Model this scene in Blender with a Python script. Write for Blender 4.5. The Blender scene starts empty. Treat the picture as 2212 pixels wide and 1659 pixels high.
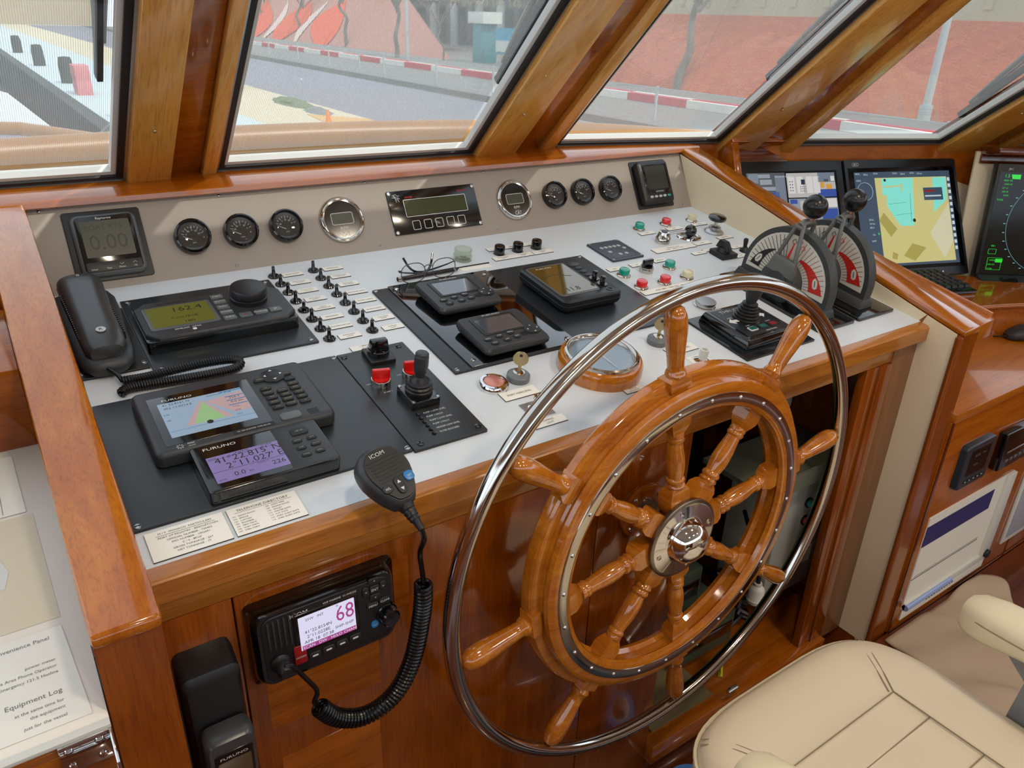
import bpy, bmesh, math, random
from mathutils import Matrix, Vector
random.seed(7)
SC = bpy.context.scene
COL = SC.collection
MM = 0.001
R = math.radians
sin, cos, pi = math.sin, math.cos, math.pi

# ------------------------------------------------------------------ materials
def lin(h):
    h = h.lstrip('#'); out = []
    for i in (0, 2, 4):
        c = int(h[i:i+2], 16) / 255
        out.append(c/12.92 if c <= .04045 else ((c+.055)/1.055)**2.4)
    return (*out, 1)
def node_mat(name):
    m = bpy.data.materials.new(name); m.use_nodes = True
    nt = m.node_tree; nt.nodes.clear()
    out = nt.nodes.new('ShaderNodeOutputMaterial')
    return m, nt, out
def mat(name, col, rough=.5, metal=0, coat=0, emit=0, bump=0, bscale=300, vary=0, vscale=6, spec=.5):
    m, nt, out = node_mat(name)
    p = nt.nodes.new('ShaderNodeBsdfPrincipled')
    p.inputs['Base Color'].default_value = lin(col)
    p.inputs['Roughness'].default_value = rough
    p.inputs['Metallic'].default_value = metal
    p.inputs['Coat Weight'].default_value = coat
    p.inputs['Coat Roughness'].default_value = .05
    p.inputs['Specular IOR Level'].default_value = spec
    if emit:
        p.inputs['Emission Color'].default_value = lin(col)
        p.inputs['Emission Strength'].default_value = emit
    if bump or vary:
        tc = nt.nodes.new('ShaderNodeTexCoord')
    if bump:
        n = nt.nodes.new('ShaderNodeTexNoise'); n.inputs['Scale'].default_value = bscale
        nt.links.new(tc.outputs['Object'], n.inputs['Vector'])
        b = nt.nodes.new('ShaderNodeBump'); b.inputs['Strength'].default_value = bump; b.inputs['Distance'].default_value = .001
        nt.links.new(n.outputs['Fac'], b.inputs['Height']); nt.links.new(b.outputs['Normal'], p.inputs['Normal'])
    if vary:
        n2 = nt.nodes.new('ShaderNodeTexNoise'); n2.inputs['Scale'].default_value = vscale; n2.inputs['Detail'].default_value = 5
        nt.links.new(tc.outputs['Object'], n2.inputs['Vector'])
        mx = nt.nodes.new('ShaderNodeMixRGB'); mx.blend_type = 'MULTIPLY'; mx.inputs['Fac'].default_value = 1
        cr = nt.nodes.new('ShaderNodeValToRGB')
        cr.color_ramp.elements[0].position = .3; cr.color_ramp.elements[1].position = .7
        cr.color_ramp.elements[0].color = (1-vary, 1-vary, 1-vary, 1); cr.color_ramp.elements[1].color = (1, 1, 1, 1)
        nt.links.new(n2.outputs['Fac'], cr.inputs['Fac'])
        mx.inputs['Color1'].default_value = lin(col)
        nt.links.new(cr.outputs['Color'], mx.inputs['Color2'])
        nt.links.new(mx.outputs['Color'], p.inputs['Base Color'])
    nt.links.new(p.outputs['BSDF'], out.inputs['Surface'])
    return m
def wood(name, c1, c2, axis='X', scale=1.0, rough=.18, coat=.8, bump=.06, pre=0):
    """varnished teak: long streaks along one object axis"""
    m, nt, out = node_mat(name)
    N = nt.nodes.new; L = nt.links.new
    p = N('ShaderNodeBsdfPrincipled'); tc = N('ShaderNodeTexCoord'); mp = N('ShaderNodeMapping')
    s = [14*scale, 14*scale, 14*scale]; s['XYZ'.index(axis)] = 1.1*scale
    mp.inputs['Scale'].default_value = s
    pr = N('ShaderNodeMapping'); pr.inputs['Rotation'].default_value = (R(pre), 0, 0); L(tc.outputs['Object'], pr.inputs['Vector'])
    L(pr.outputs['Vector'], mp.inputs['Vector'])
    n1 = N('ShaderNodeTexNoise'); n1.inputs['Scale'].default_value = 2.2; n1.inputs['Detail'].default_value = 9; n1.inputs['Roughness'].default_value = .62; n1.inputs['Distortion'].default_value = .6
    L(mp.outputs['Vector'], n1.inputs['Vector'])
    cr = N('ShaderNodeValToRGB'); cr.color_ramp.elements[0].position = .30; cr.color_ramp.elements[1].position = .72
    cr.color_ramp.elements[0].color = lin(c1); cr.color_ramp.elements[1].color = lin(c2)
    L(n1.outputs['Fac'], cr.inputs['Fac'])
    mp2 = N('ShaderNodeMapping'); s2 = [420*scale]*3; s2['XYZ'.index(axis)] = 22*scale
    mp2.inputs['Scale'].default_value = s2; L(pr.outputs['Vector'], mp2.inputs['Vector'])
    n2 = N('ShaderNodeTexNoise'); n2.inputs['Scale'].default_value = 1; n2.inputs['Detail'].default_value = 3
    L(mp2.outputs['Vector'], n2.inputs['Vector'])
    cr2 = N('ShaderNodeValToRGB'); cr2.color_ramp.elements[0].position = .34; cr2.color_ramp.elements[1].position = .5
    cr2.color_ramp.elements[0].color = (.72, .66, .6, 1); cr2.color_ramp.elements[1].color = (1, 1, 1, 1)
    L(n2.outputs['Fac'], cr2.inputs['Fac'])
    mx = N('ShaderNodeMixRGB'); mx.blend_type = 'MULTIPLY'; mx.inputs['Fac'].default_value = .75
    L(cr.outputs['Color'], mx.inputs['Color1']); L(cr2.outputs['Color'], mx.inputs['Color2'])
    L(mx.outputs['Color'], p.inputs['Base Color'])
    p.inputs['Roughness'].default_value = rough
    p.inputs['Coat Weight'].default_value = coat; p.inputs['Coat Roughness'].default_value = .06
    b = N('ShaderNodeBump'); b.inputs['Strength'].default_value = bump; b.inputs['Distance'].default_value = .0006
    L(n2.outputs['Fac'], b.inputs['Height']); L(b.outputs['Normal'], p.inputs['Normal'])
    L(p.outputs['BSDF'], out.inputs['Surface'])
    return m
def emis(name, col, s=1.0, rough=.2):
    """an LCD or lamp colour: gives off light under a glossy cover"""
    m = mat(name, col, rough, emit=s)
    m.node_tree.nodes['Principled BSDF'].inputs['Base Color'].default_value = (.01, .01, .01, 1)
    return m
def schlick(nt, mix, f0):
    """two-sided Fresnel weight for thin clear sheets"""
    N = nt.nodes.new; L = nt.links.new
    lw = N('ShaderNodeLayerWeight'); lw.inputs['Blend'].default_value = .5
    pw = N('ShaderNodeMath'); pw.operation = 'POWER'; pw.inputs[1].default_value = 5; L(lw.outputs['Facing'], pw.inputs[0])
    mr = N('ShaderNodeMapRange'); mr.inputs['To Min'].default_value = f0; mr.inputs['To Max'].default_value = .9
    L(pw.outputs['Value'], mr.inputs['Value']); L(mr.outputs['Result'], mix.inputs['Fac'])
def brick_mat(name, c1, c2, mortar, sx, sy):
    m, nt, out = node_mat(name); N = nt.nodes.new; L = nt.links.new
    p = N('ShaderNodeBsdfPrincipled'); tc = N('ShaderNodeTexCoord'); mp = N('ShaderNodeMapping')
    mp.inputs['Scale'].default_value = (sx, sy, 1)
    bt = N('ShaderNodeTexBrick'); bt.inputs['Color1'].default_value = lin(c1); bt.inputs['Color2'].default_value = lin(c2); bt.inputs['Mortar'].default_value = lin(mortar)
    bt.inputs['Scale'].default_value = 1; bt.inputs['Mortar Size'].default_value = .025
    L(tc.outputs['UV'], mp.inputs['Vector']); L(mp.outputs['Vector'], bt.inputs['Vector'])
    L(bt.outputs['Color'], p.inputs['Base Color']); p.inputs['Roughness'].default_value = .9
    L(p.outputs['BSDF'], out.inputs['Surface'])
    return m

M = {}
def defmats():
    M['wood'] = wood('varnished teak along x', '8e4306', 'b46412', 'X')
    M['wood_y'] = wood('varnished teak along y', 'a05008', 'c27416', 'Y')
    M['wood_z'] = wood('varnished teak along z', '743404', '984e08', 'Z')
    M['wood_post'] = wood('honey teak window post', 'e09c3e', 'f0b75a', 'Y', .8, .25, .6, pre=41.7)
    M['wood_dark'] = wood('dark mahogany', '4a1d04', '6a2b06', 'X')
    M['wood_wheel'] = wood('wheel teak', 'a35610', 'c67c20', 'Z', 1.6, .14, 1)
    M['wood_nose'] = wood('nosing teak', '9a5814', 'bd7a2c', 'X', 1.2, .25, .6)
    M['wood_brown'] = wood('brown painted stile', '79502e', '8a5c36', 'Z', 1, .4, .2)
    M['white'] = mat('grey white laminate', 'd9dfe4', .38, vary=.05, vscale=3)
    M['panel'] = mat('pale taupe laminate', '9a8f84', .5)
    M['cream'] = mat('cream laminate', 'e8d9ba', .45)
    M['black'] = mat('black plastic', '17181a', .38, bump=.05, bscale=900)
    M['blackgloss'] = mat('gloss black', '08090a', .12, coat=.5)
    M['plate'] = mat('matt black engraved plate', '24282c', .33)
    M['charcoal'] = mat('charcoal plastic', '2e3033', .42, bump=.06, bscale=700)
    M['grey_dark'] = mat('dark grey casting', '3a3d3d', .5, bump=.25, bscale=500)
    M['key'] = mat('charcoal rubber key', '1e2022', .5)
    M['greykey'] = mat('grey membrane key', '5a5f5f', .4)
    M['chrome'] = mat('chrome', 'e0e0e0', .06, 1)
    M['steel'] = mat('polished stainless', 'c9c4bc', .11, 1)
    M['steel_br'] = mat('brushed steel', 'b9babb', .32, 1)
    M['brass'] = mat('key brass nickel', 'b3a27c', .3, 1)
    M['lens'] = mat('dial glass', '0a0a0b', .06, coat=1)
    M['ink'] = mat('black engraving', '1c1a18', .6)
    M['ink_white'] = mat('white legend', 'd8d8d4', .5)
    M['ink_gold'] = mat('worn gold engraving', 'b49b68', .5)
    M['ink_grey'] = mat('grey embossed legend', '6b6c6c', .5)
    M['tag'] = mat('cream engraving laminate', 'f2efe4', .4)
    M['tag_edge'] = mat('black core of engraving laminate', '1b1a18', .5)
    M['red_lens'] = mat('red push button lens', 'd8262c', .22, coat=.5)
    M['green_lens'] = mat('green push button lens', '0e9a86', .22, coat=.5)
    M['cream_lens'] = mat('cream push button lens', 'd6d0ac', .25, coat=.5)
    M['red'] = mat('red switch cap', 'd41a12', .25, coat=.4)
    M['pink'] = mat('faded red push button', 'cf8878', .25, .3)
    M['vinyl'] = mat('ivory vinyl', 'dccdb2', .42, bump=.18, bscale=900)
    M['vinyl_arm'] = mat('cream vinyl', 'ddd3b2', .4, bump=.12, bscale=900)
    M['seam'] = mat('vinyl stitching', '8d7f66', .8)
    M['arm_metal'] = mat('grey powder coat', '777b7c', .45)
    M['paper'] = mat('paper', 'e9e7dc', .6)
    M['rubber'] = mat('window rubber', '15171a', .5)
    M['gasket'] = mat('white window bead', 'd5d6d0', .4)
    M['towel'] = mat('beige towel cloth', 'b59f88', .95, bump=.5, bscale=350)
    M['carpet'] = mat('sand deck matting', '7a6a48', .9, bump=.4, bscale=400)
    M['cabwhite'] = mat('grey white painted cabinet', 'b9bbb2', .45)
    M['cable'] = mat('black cable', '0c0c0d', .4)
    M['cable_green'] = mat('green cable', '7fae2e', .45)
    M['cable_pale'] = mat('pale grey cable', 'b8bba6', .5)
    M['blue'] = mat('blue plastic', '2878b4', .3)
    # screens
    M['lcd_off'] = mat('unlit lcd', '45463c', .3, spec=.25)
    M['lcd_green'] = emis('olive lcd', '75782a', .5)
    M['lcd_olive_off'] = mat('unlit olive lcd', '3a3f22', .25, spec=.3)
    M['lcd_seg'] = mat('dark lcd segment', '22231e', .4)
    M['lcd_violet'] = emis('violet lcd', '8f80b8', .75)
    M['lcd_white'] = emis('white lcd', 'd9d6ee', 1.0)
    M['lcd_blue'] = emis('pale blue lcd', '9fb6cc', .75)
    M['lcd_amber_off'] = mat('unlit amber lcd', '4a3a1c', .15, coat=.6)
    M['lcd_mirror'] = mat('glossy unlit lcd', '4c5058', .05, coat=1)
    M['glow_pink'] = emis('magenta lcd ink', 'b2488f', .8)
    M['glow_green'] = emis('radar green', '19d32a', 1.0)
    M['glow_cyan'] = emis('radar cyan', '7fc4d0', .8)
    M['ecdis_land'] = emis('chart land', 'c6bd7c', .95)
    M['ecdis_sea'] = emis('chart water', '80dccb', .95)
    M['ecdis_dark'] = emis('chart buildings', 'a79c4e', .9)
    M['ecdis_ui'] = emis('chart side bar', '3d5064', .8)
    M['ecdis_pale'] = emis('chart pale quay', 'ccc7a6', .95)
    M['ui_text'] = emis('screen text', 'c8d4dc', .9)
    M['scr_black'] = mat('dark screen', '05070a', .12, spec=.35)
    for k, c in dict(cam1='6f7b8a', cam2='b9b6b4', cam3='d8d5d2', cam4='2f4f9e', cam5='4a4f58', cam6='d79b3a', cam7='1f2b44', cam8='8e98a4').items():
        M[k] = emis('camera picture ' + k[-1], c, .85)

# ------------------------------------------------------------------ mesh builder (millimetres)
_tc = {}
def text_geo(s):
    if s in _tc: return _tc[s]
    cu = bpy.data.curves.new('t', 'FONT'); cu.body = s; cu.size = 1.0; cu.resolution_u = 2
    ob = bpy.data.objects.new('t', cu); COL.objects.link(ob)
    dg = bpy.context.evaluated_depsgraph_get()
    me = bpy.data.meshes.new_from_object(ob.evaluated_get(dg))
    vs = [v.co.copy() for v in me.vertices]; fs = [list(p.vertices) for p in me.polygons]
    bpy.data.objects.remove(ob); bpy.data.curves.remove(cu); bpy.data.meshes.remove(me)
    w0 = min((v.x for v in vs), default=0); w1 = max((v.x for v in vs), default=0)
    _tc[s] = (vs, fs, w0, w1); return _tc[s]
def rrect(cx, cy, w, h, r, n=5):
    r = max(min(r, w/2-.01, h/2-.01), .01); pts = []
    for (sx, sy, a0) in ((1, 1, 0), (-1, 1, 90), (-1, -1, 180), (1, -1, 270)):
        for i in range(n+1):
            a = R(a0 + 90*i/n); pts.append((cx+sx*(w/2-r)+r*cos(a), cy+sy*(h/2-r)+r*sin(a)))
    return pts
def circ(cx, cy, r, n=32):
    return [(cx+r*cos(2*pi*i/n), cy+r*sin(2*pi*i/n)) for i in range(n)]
class MB:
    def __init__(s): s.bm = bmesh.new(); s.M = Matrix(); s.uv = None
    def v(s, x, y, z): return s.bm.verts.new((s.M @ Vector((x, y, z))) * MM)
    def _fin(s, m):
        for f in s.bm.faces:
            if not f.tag: f.material_index = m; f.tag = True
        return s
    def stack(s, loops, m=0, cap=(1, 1), closed=False):
        rings = [[s.v(*p) for p in lp] for lp in loops]; n = len(rings[0])
        prs = list(zip(rings, rings[1:])) + ([(rings[-1], rings[0])] if closed else [])
        for a, b in prs:
            for i in range(n):
                j = (i+1) % n
                try: s.bm.faces.new((a[i], a[j], b[j], b[i]))
                except ValueError: pass
        if not closed:
            if cap[0]: s.bm.faces.new(list(reversed(rings[0])))
            if cap[1]: s.bm.faces.new(rings[-1])
        return s._fin(m)
    def prism(s, poly, z0, z1, m=0):
        return s.stack([[(x, y, z0) for x, y in poly], [(x, y, z1) for x, y in poly]], m)
    def rr(s, cx, cy, w, h, r, z0, z1, b=0, m=0, n=5, bot=0):
        L = []
        if bot: L += [[(x, y, z0) for x, y in rrect(cx, cy, w-2*bot, h-2*bot, r-bot*.6, n)], [(x, y, z0+bot) for x, y in rrect(cx, cy, w, h, r, n)]]
        else: L.append([(x, y, z0) for x, y in rrect(cx, cy, w, h, r, n)])
        if b:
            for k in range(4):
                a = R(30*k); ins = b*(1-cos(a)); L.append([(x, y, z1-b+b*sin(a)) for x, y in rrect(cx, cy, w-2*ins, h-2*ins, max(r-ins, .3), n)])
        else: L.append([(x, y, z1) for x, y in rrect(cx, cy, w, h, r, n)])
        return s.stack(L, m)
    def box(s, x0, x1, y0, y1, z0, z1, b=0, m=0, seg=2):
        vs = [s.v(x, y, z) for z in (z0, z1) for x, y in ((x0, y0), (x1, y0), (x1, y1), (x0, y1))]
        fs = [s.bm.faces.new([vs[i] for i in q]) for q in ((3, 2, 1, 0), (4, 5, 6, 7), (0, 1, 5, 4), (1, 2, 6, 5), (2, 3, 7, 6), (3, 0, 4, 7))]
        if b:
            es = list({e for f in fs for e in f.edges})
            bmesh.ops.bevel(s.bm, geom=es, offset=b*MM, segments=seg, profile=.5, affect='EDGES')
        return s._fin(m)
    def hexa(s, lo, hi, m=0, b=0):
        vs = [s.v(*p) for p in lo] + [s.v(*p) for p in hi]
        fs = [s.bm.faces.new([vs[i] for i in q]) for q in ((3, 2, 1, 0), (4, 5, 6, 7), (0, 1, 5, 4), (1, 2, 6, 5), (2, 3, 7, 6), (3, 0, 4, 7))]
        if b:
            es = list({e for f in fs for e in f.edges})
            bmesh.ops.bevel(s.bm, geom=es, offset=b*MM, segments=2, profile=.5, affect='EDGES')
        return s._fin(m)
    def quad(s, pts, m=0):
        s.bm.faces.new([s.v(*p) for p in pts]); return s._fin(m)
    def flat(s, poly, z, m=0): return s.quad([(x, y, z) for x, y in poly], m)
    def lathe(s, prof, cx=0, cy=0, n=32, m=0, closed=False):
        L = [[(cx+r*cos(2*pi*i/n), cy+r*sin(2*pi*i/n), z) for i in range(n)] for r, z in ((max(r, .02), z) for r, z in prof)]
        return s.stack(L, m, closed=closed)
    def cyl(s, cx, cy, z0, z1, r, r2=None, n=32, b=0, m=0):
        r2 = r if r2 is None else r2
        p = [(r, z0)]
        p += [(r2, z1-b), (r2-b*.3, z1-b*.3), (r2-b, z1)] if b else [(r2, z1)]
        return s.lathe(p, cx, cy, n, m)
    def sphere(s, cx, cy, cz, r, m=0, n=24, sz=1, half=False):
        k = n//2; a0 = 0 if half else -90
        return s.lathe([(r*cos(R(a0+(90-a0)*i/k)), cz+sz*r*sin(R(a0+(90-a0)*i/k))) for i in range(k+1)], cx, cy, n, m)
    def torus(s, cx, cy, cz, Rr, r, n=96, k=14, m=0):
        return s.lathe([(Rr+r*cos(2*pi*i/k), cz+r*sin(2*pi*i/k)) for i in range(k)], cx, cy, n, m, closed=True)
    def tube(s, pts, r, n=8, m=0, closed=False):
        P = [Vector(p) for p in pts]; rs = r if isinstance(r, (list, tuple)) else [r]*len(P)
        T = []
        for i in range(len(P)):
            a = P[i-1] if (i or closed) else P[0]; b = P[(i+1) % len(P)] if (i < len(P)-1 or closed) else P[-1]
            t = (b-a); T.append(t.normalized() if t.length > 1e-9 else Vector((0, 0, 1)))
        u = T[0].orthogonal().normalized(); L = []
        for i, p in enumerate(P):
            u = (u - T[i]*u.dot(T[i]))
            u = u.normalized() if u.length > 1e-6 else T[i].orthogonal().normalized()
            w = T[i].cross(u)
            L.append([tuple(p + rs[i]*(u*cos(2*pi*k/n) + w*sin(2*pi*k/n))) for k in range(n)])
        return s.stack(L, m, closed=closed)
    def text(s, t, size, x, y, z, m=0, al='c', rot=0, wx=1.0, sh=0):
        vs, fs, w0, w1 = text_geo(t)
        off = {'c': -(w0+w1)/2, 'l': -w0, 'r': -w1}[al]
        q = Matrix.Translation((x, y, z)) @ Matrix.Rotation(R(rot), 4, 'Z')
        nv = [s.v(*(q @ Vector(((v.x+off)*size*wx + sh*v.y*size, (v.y-.34)*size, 0)))) for v in vs]
        for f in fs:
            try: s.bm.faces.new([nv[i] for i in f])
            except ValueError: pass
        return s._fin(m)
    def build(s, name, mats, parent=None, mw=None, ang=38, label=None):
        me = bpy.data.meshes.new(name)
        bmesh.ops.recalc_face_normals(s.bm, faces=[f for f in s.bm.faces if len(f.verts) > 0]) if s.uv is None else None
        s.bm.to_mesh(me); s.bm.free()
        for mt in (mats if isinstance(mats, (list, tuple)) else [mats]):
            me.materials.append(M[mt] if isinstance(mt, str) else mt)
        me.polygons.foreach_set('use_smooth', [True]*len(me.polygons))
        me.set_sharp_from_angle(angle=R(ang))
        o = bpy.data.objects.new(name, me); COL.objects.link(o)
        if parent is not None: o.parent = parent
        elif mw is not None: o.matrix_world = mw
        if label: o['label'] = label
        return o

def tag(o, label=None, cat=None, group=None, kind=None):
    if label: o['label'] = label
    if cat: o['category'] = cat
    if group: o['group'] = group
    if kind: o['kind'] = kind
    return o
def thing(name, label, cat, mw, group=None):
    o = bpy.data.objects.new(name, None); COL.objects.link(o); o.empty_display_size = .02
    o.matrix_world = mw
    return tag(o, label, cat, group)
def dup(root, mw, label=None, group=None):
    r = root.copy(); COL.objects.link(r); r.matrix_world = mw
    if label: r['label'] = label
    if group: r['group'] = group
    for ch in list(root.children):
        c = ch.copy(); COL.objects.link(c); c.parent = r
        for g in list(ch.children):
            d = g.copy(); COL.objects.link(d); d.parent = c
    return r

# ------------------------------------------------------------------ frames of the wheelhouse (mm; z = 0 is 1 m above the floor)
TILT = 0.15451566
EV = Vector((0, -cos(TILT), -sin(TILT))); ND = Vector((0, -sin(TILT), cos(TILT)))
BT = R(28.16)
EU = Vector((0, sin(BT), cos(BT))); NP = Vector((0, -cos(BT), sin(BT)))
def T(p): return Matrix.Translation(Vector(p)*MM + Vector((0, 0, 1)))
def Rx(a): return Matrix.Rotation(R(a), 4, 'X')
def Ry(a): return Matrix.Rotation(R(a), 4, 'Y')
def Rz(a): return Matrix.Rotation(R(a), 4, 'Z')
TD = math.degrees(TILT)
def Md(u, v, h=0, rz=0): return T(Vector((u, 0, 0)) + EV*v + ND*h) @ Rx(TD) @ Rz(rz)
def Mp(x, sgn, h=0, rz=0): return T(Vector((x, 0, 0)) + EU*sgn + NP*h) @ Rx(90-28.16) @ Rz(rz)
def Mf(x, z, y=-650): return T((x, y, z)) @ Rx(90)
def Mw(P, az, tilt): return T(P) @ Rz(az) @ Rx(90-tilt)
W0 = T((0, 0, 0))
defmats()
# extra materials used by the setting
def glassmat():
    m, nt, out = node_mat('window glass'); N = nt.nodes.new; L = nt.links.new
    tr = N('ShaderNodeBsdfTransparent'); tr.inputs['Color'].default_value = (.96, .98, .97, 1)
    gl = N('ShaderNodeBsdfGlossy'); gl.inputs['Roughness'].default_value = .02
    mx = N('ShaderNodeMixShader'); schlick(nt, mx, .05); L(tr.outputs['BSDF'], mx.inputs[1]); L(gl.outputs['BSDF'], mx.inputs[2])
    L(mx.outputs['Shader'], out.inputs['Surface']); return m
def meshmat():
    """woven sun mesh on the outside of the panes: fine white threads, open between"""
    m, nt, out = node_mat('woven sun mesh'); N = nt.nodes.new; L = nt.links.new
    tr = N('ShaderNodeBsdfTransparent'); df = N('ShaderNodeBsdfDiffuse'); df.inputs['Color'].default_value = (.42, .42, .40, 1)
    tl = N('ShaderNodeBsdfTranslucent'); tl.inputs['Color'].default_value = (.42, .42, .40, 1)
    th = N('ShaderNodeMixShader'); th.inputs['Fac'].default_value = .4; L(df.outputs['BSDF'], th.inputs[1]); L(tl.outputs['BSDF'], th.inputs[2])
    tc = N('ShaderNodeTexCoord'); wv = N('ShaderNodeTexWave'); wv.wave_type = 'BANDS'; wv.bands_direction = 'X'
    wv.inputs['Scale'].default_value = 105; L(tc.outputs['Object'], wv.inputs['Vector'])
    mr = N('ShaderNodeMapRange'); mr.inputs['To Min'].default_value = .34; mr.inputs['To Max'].default_value = .7
    L(wv.outputs['Fac'], mr.inputs['Value'])
    mx = N('ShaderNodeMixShader'); L(mr.outputs['Result'], mx.inputs['Fac']); L(tr.outputs['BSDF'], mx.inputs[1]); L(th.outputs['Shader'], mx.inputs[2])
    L(mx.outputs['Shader'], out.inputs['Surface']); return m
M['glass'] = glassmat(); M['sunmesh'] = meshmat()
M['ceil'] = mat('ivory ceiling', 'e6dfcf', .6)
M['wood_floor'] = wood('dark teak planking', '4e2209', '74360f', 'X', .8, .3, .5)
M['grey_panel'] = mat('olive grey painted steel', '6d6f60', .5)
M['grey_green'] = mat('dull green case', '3d4a3a', .45)
M['cable_yellow'] = mat('yellow tag plastic', 'c6c829', .5)
for k, (c, r) in dict(pave_blue=('c3d2d4', .7), pave_cream=('cfc3a4', .9), asphalt=('85858a', .9), asphalt2=('82807a', .9), asphalt_shaded=('45453f', .9), kerb_red=('c8414a', .7), kerb_pink=('d98a88', .7), kerb_white=('dedbd0', .7),
    stone=('b9ac8e', .9), quay_dark=('3b423c', .8), bld_grey=('6e6e66', .9), bld_pale=('b9b8ad', .9), bld_white=('cfd0c6', .9), bld_sand=('b7a88a', .9), win_dark=('3d4346', .3), teal_board=('2f8085', .5), poster_blue=('2e9ab4', .5), bark=('6f6656', .95), dry_brush=('8a7f6a', .95),
    lamp_grey=('b3b8b6', .5), net_green=('6d7a58', .95), net_grey=('7f8580', .95), cone_orange=('f0821e', .5), sand=('d2a766', .95), deck_grey=('b0b1aa', .5), deck_white=('d5dcdf', .45), deck_lilac=('c9c2cf', .5), mural_orange=('e8581f', .9), mural_pale=('e0c6b8', .9), mural_blue=('7d95c4', .9), wiper_grey=('6d6a58', .4),
    wire=('55504c', .3), pen_black=('241a1c', .25), panel_blue=('3a4250', .4), greylight=('b4b6b6', .4), greymetal=('6f7274', .35), slate=('27303a', .3), navy=('2c2a66', .6), cloth_grey=('9fa2ac', .8), rod_blue=('8fa3d2', .15), blue_tape=('3f74b5', .6), teal=('0d5c55', .4), red_dark=('8a1418', .3), ball=('101112', .28),
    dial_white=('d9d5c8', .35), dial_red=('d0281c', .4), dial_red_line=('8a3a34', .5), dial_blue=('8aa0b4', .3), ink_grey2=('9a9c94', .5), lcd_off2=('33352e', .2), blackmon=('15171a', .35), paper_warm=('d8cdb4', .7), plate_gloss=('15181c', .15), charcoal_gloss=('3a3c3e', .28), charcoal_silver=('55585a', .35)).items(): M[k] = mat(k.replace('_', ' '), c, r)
M['water'] = mat('dark harbour water', '3a4644', .08)
M['bronze'] = mat('dull nickel bronze', '8f8878', .28, 1)
M['grey_yoke'] = mat('worn grey casting', '6f716e', .4, .4, bump=.2, bscale=400)
M['blackmirror'] = mat('mirror black acrylic', '040506', .03, coat=1)
M['lcd_amber_mirror'] = mat('amber lcd under glass', '5d4d22', .05, coat=1)
M['lcd_chartgreen'] = emis('chart green sector', '9cc48a', .8); M['lcd_chartpink'] = emis('chart pink sector', 'c4a6a6', .8)
M['cable_gloss'] = mat('glossy black cord', '0b0b0c', .25)
M['wood_rim'] = wood('wheel rim teak', 'a35610', 'c67c20', 'X', 1.2, .13, 1)
M['wood_desk'] = wood('bright teak desk', 'a0560a', 'bb6c12', 'X', .7, .3, .5)
M['wood_caprail'] = mat('outdoor cap rail', 'a8763a', .35, vary=.2)
M['brick'] = brick_mat('red brick embankment', 'c4532f', 'd4703f', '8e5238', 2, 6); M['brick_pale'] = brick_mat('pale brick bank', 'c07a66', 'c98c78', 'ac8878', 3, 9)
def clearmat(name, tint, f=1.35):
    m, nt, out = node_mat(name); N = nt.nodes.new; L = nt.links.new
    tr = N('ShaderNodeBsdfTransparent'); tr.inputs['Color'].default_value = (*tint, 1); gl = N('ShaderNodeBsdfGlossy'); gl.inputs['Roughness'].default_value = .03
    mx = N('ShaderNodeMixShader'); schlick(nt, mx, ((f-1)/(f+1))**2*1.6)
    L(tr.outputs['BSDF'], mx.inputs[1]); L(gl.outputs['BSDF'], mx.inputs[2]); L(mx.outputs['Shader'], out.inputs['Surface']); return m
M['clear'] = clearmat('clear cover', (.97, .97, .97)); M['clearglass'] = clearmat('jar glass', (.9, .92, .86), 1.5); M['sheet'] = mat('white plastic cover sheet', 'f0ebdf', .35)
M['lampglow'] = emis('lamp glow', 'ffe2b8', 12)
WIPERS = [((134, 17, 338), (133, -172, 493), 'upright black wiper outside the left pane'), ((868, 36, 322), (841, -228, 545), 'slanting wiper outside the second pane'), ((1585, -65, 326), (1563, -327, 533), 'slanting wiper outside the third pane'), ((2215, -227, 236), (2147, -405, 382), 'slanting wiper outside the right pane')]
# ================================================================== SETTING: windscreen, cabin shell
def lerp(a, b, t): return Vector(a)*(1-t) + Vector(b)*t
WIN = [  # base-left, top-left, base-right, top-right of each pane, mm
    ((-520, 187, 150), (-500, -158, 432), (164, 175, 150), (167, -160, 432)),
    ((334, 191, 150), (322, -150, 437), (892, 170, 150), (850, -205, 456)),
    ((1149, 196, 150), (1090, -195, 465), (1614, 80, 150), (1500, -360, 481)),
    ((1796, -37, 150), (1651, -482, 508), (2230, -191, 150), (2010, -748, 540)),
    ((2440, -300, 150), (2215, -860, 560), (2900, -640, 150), (2600, -1150, 560))]
def ext(b, t, z):
    b = Vector(b); t = Vector(t); return b + (t-b)*((z-b.z)/(t.z-b.z))
ZTOP = 1010
def inset(q, d):
    out = []
    for i in range(4):
        p = q[i]; a = (q[i-1]-p).normalized(); b = (q[(i+1) % 4]-p).normalized()
        s = max(.3, a.cross(b).length); out.append(p + (a+b)*d/s)
    return out
PANEQ = []
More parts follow.
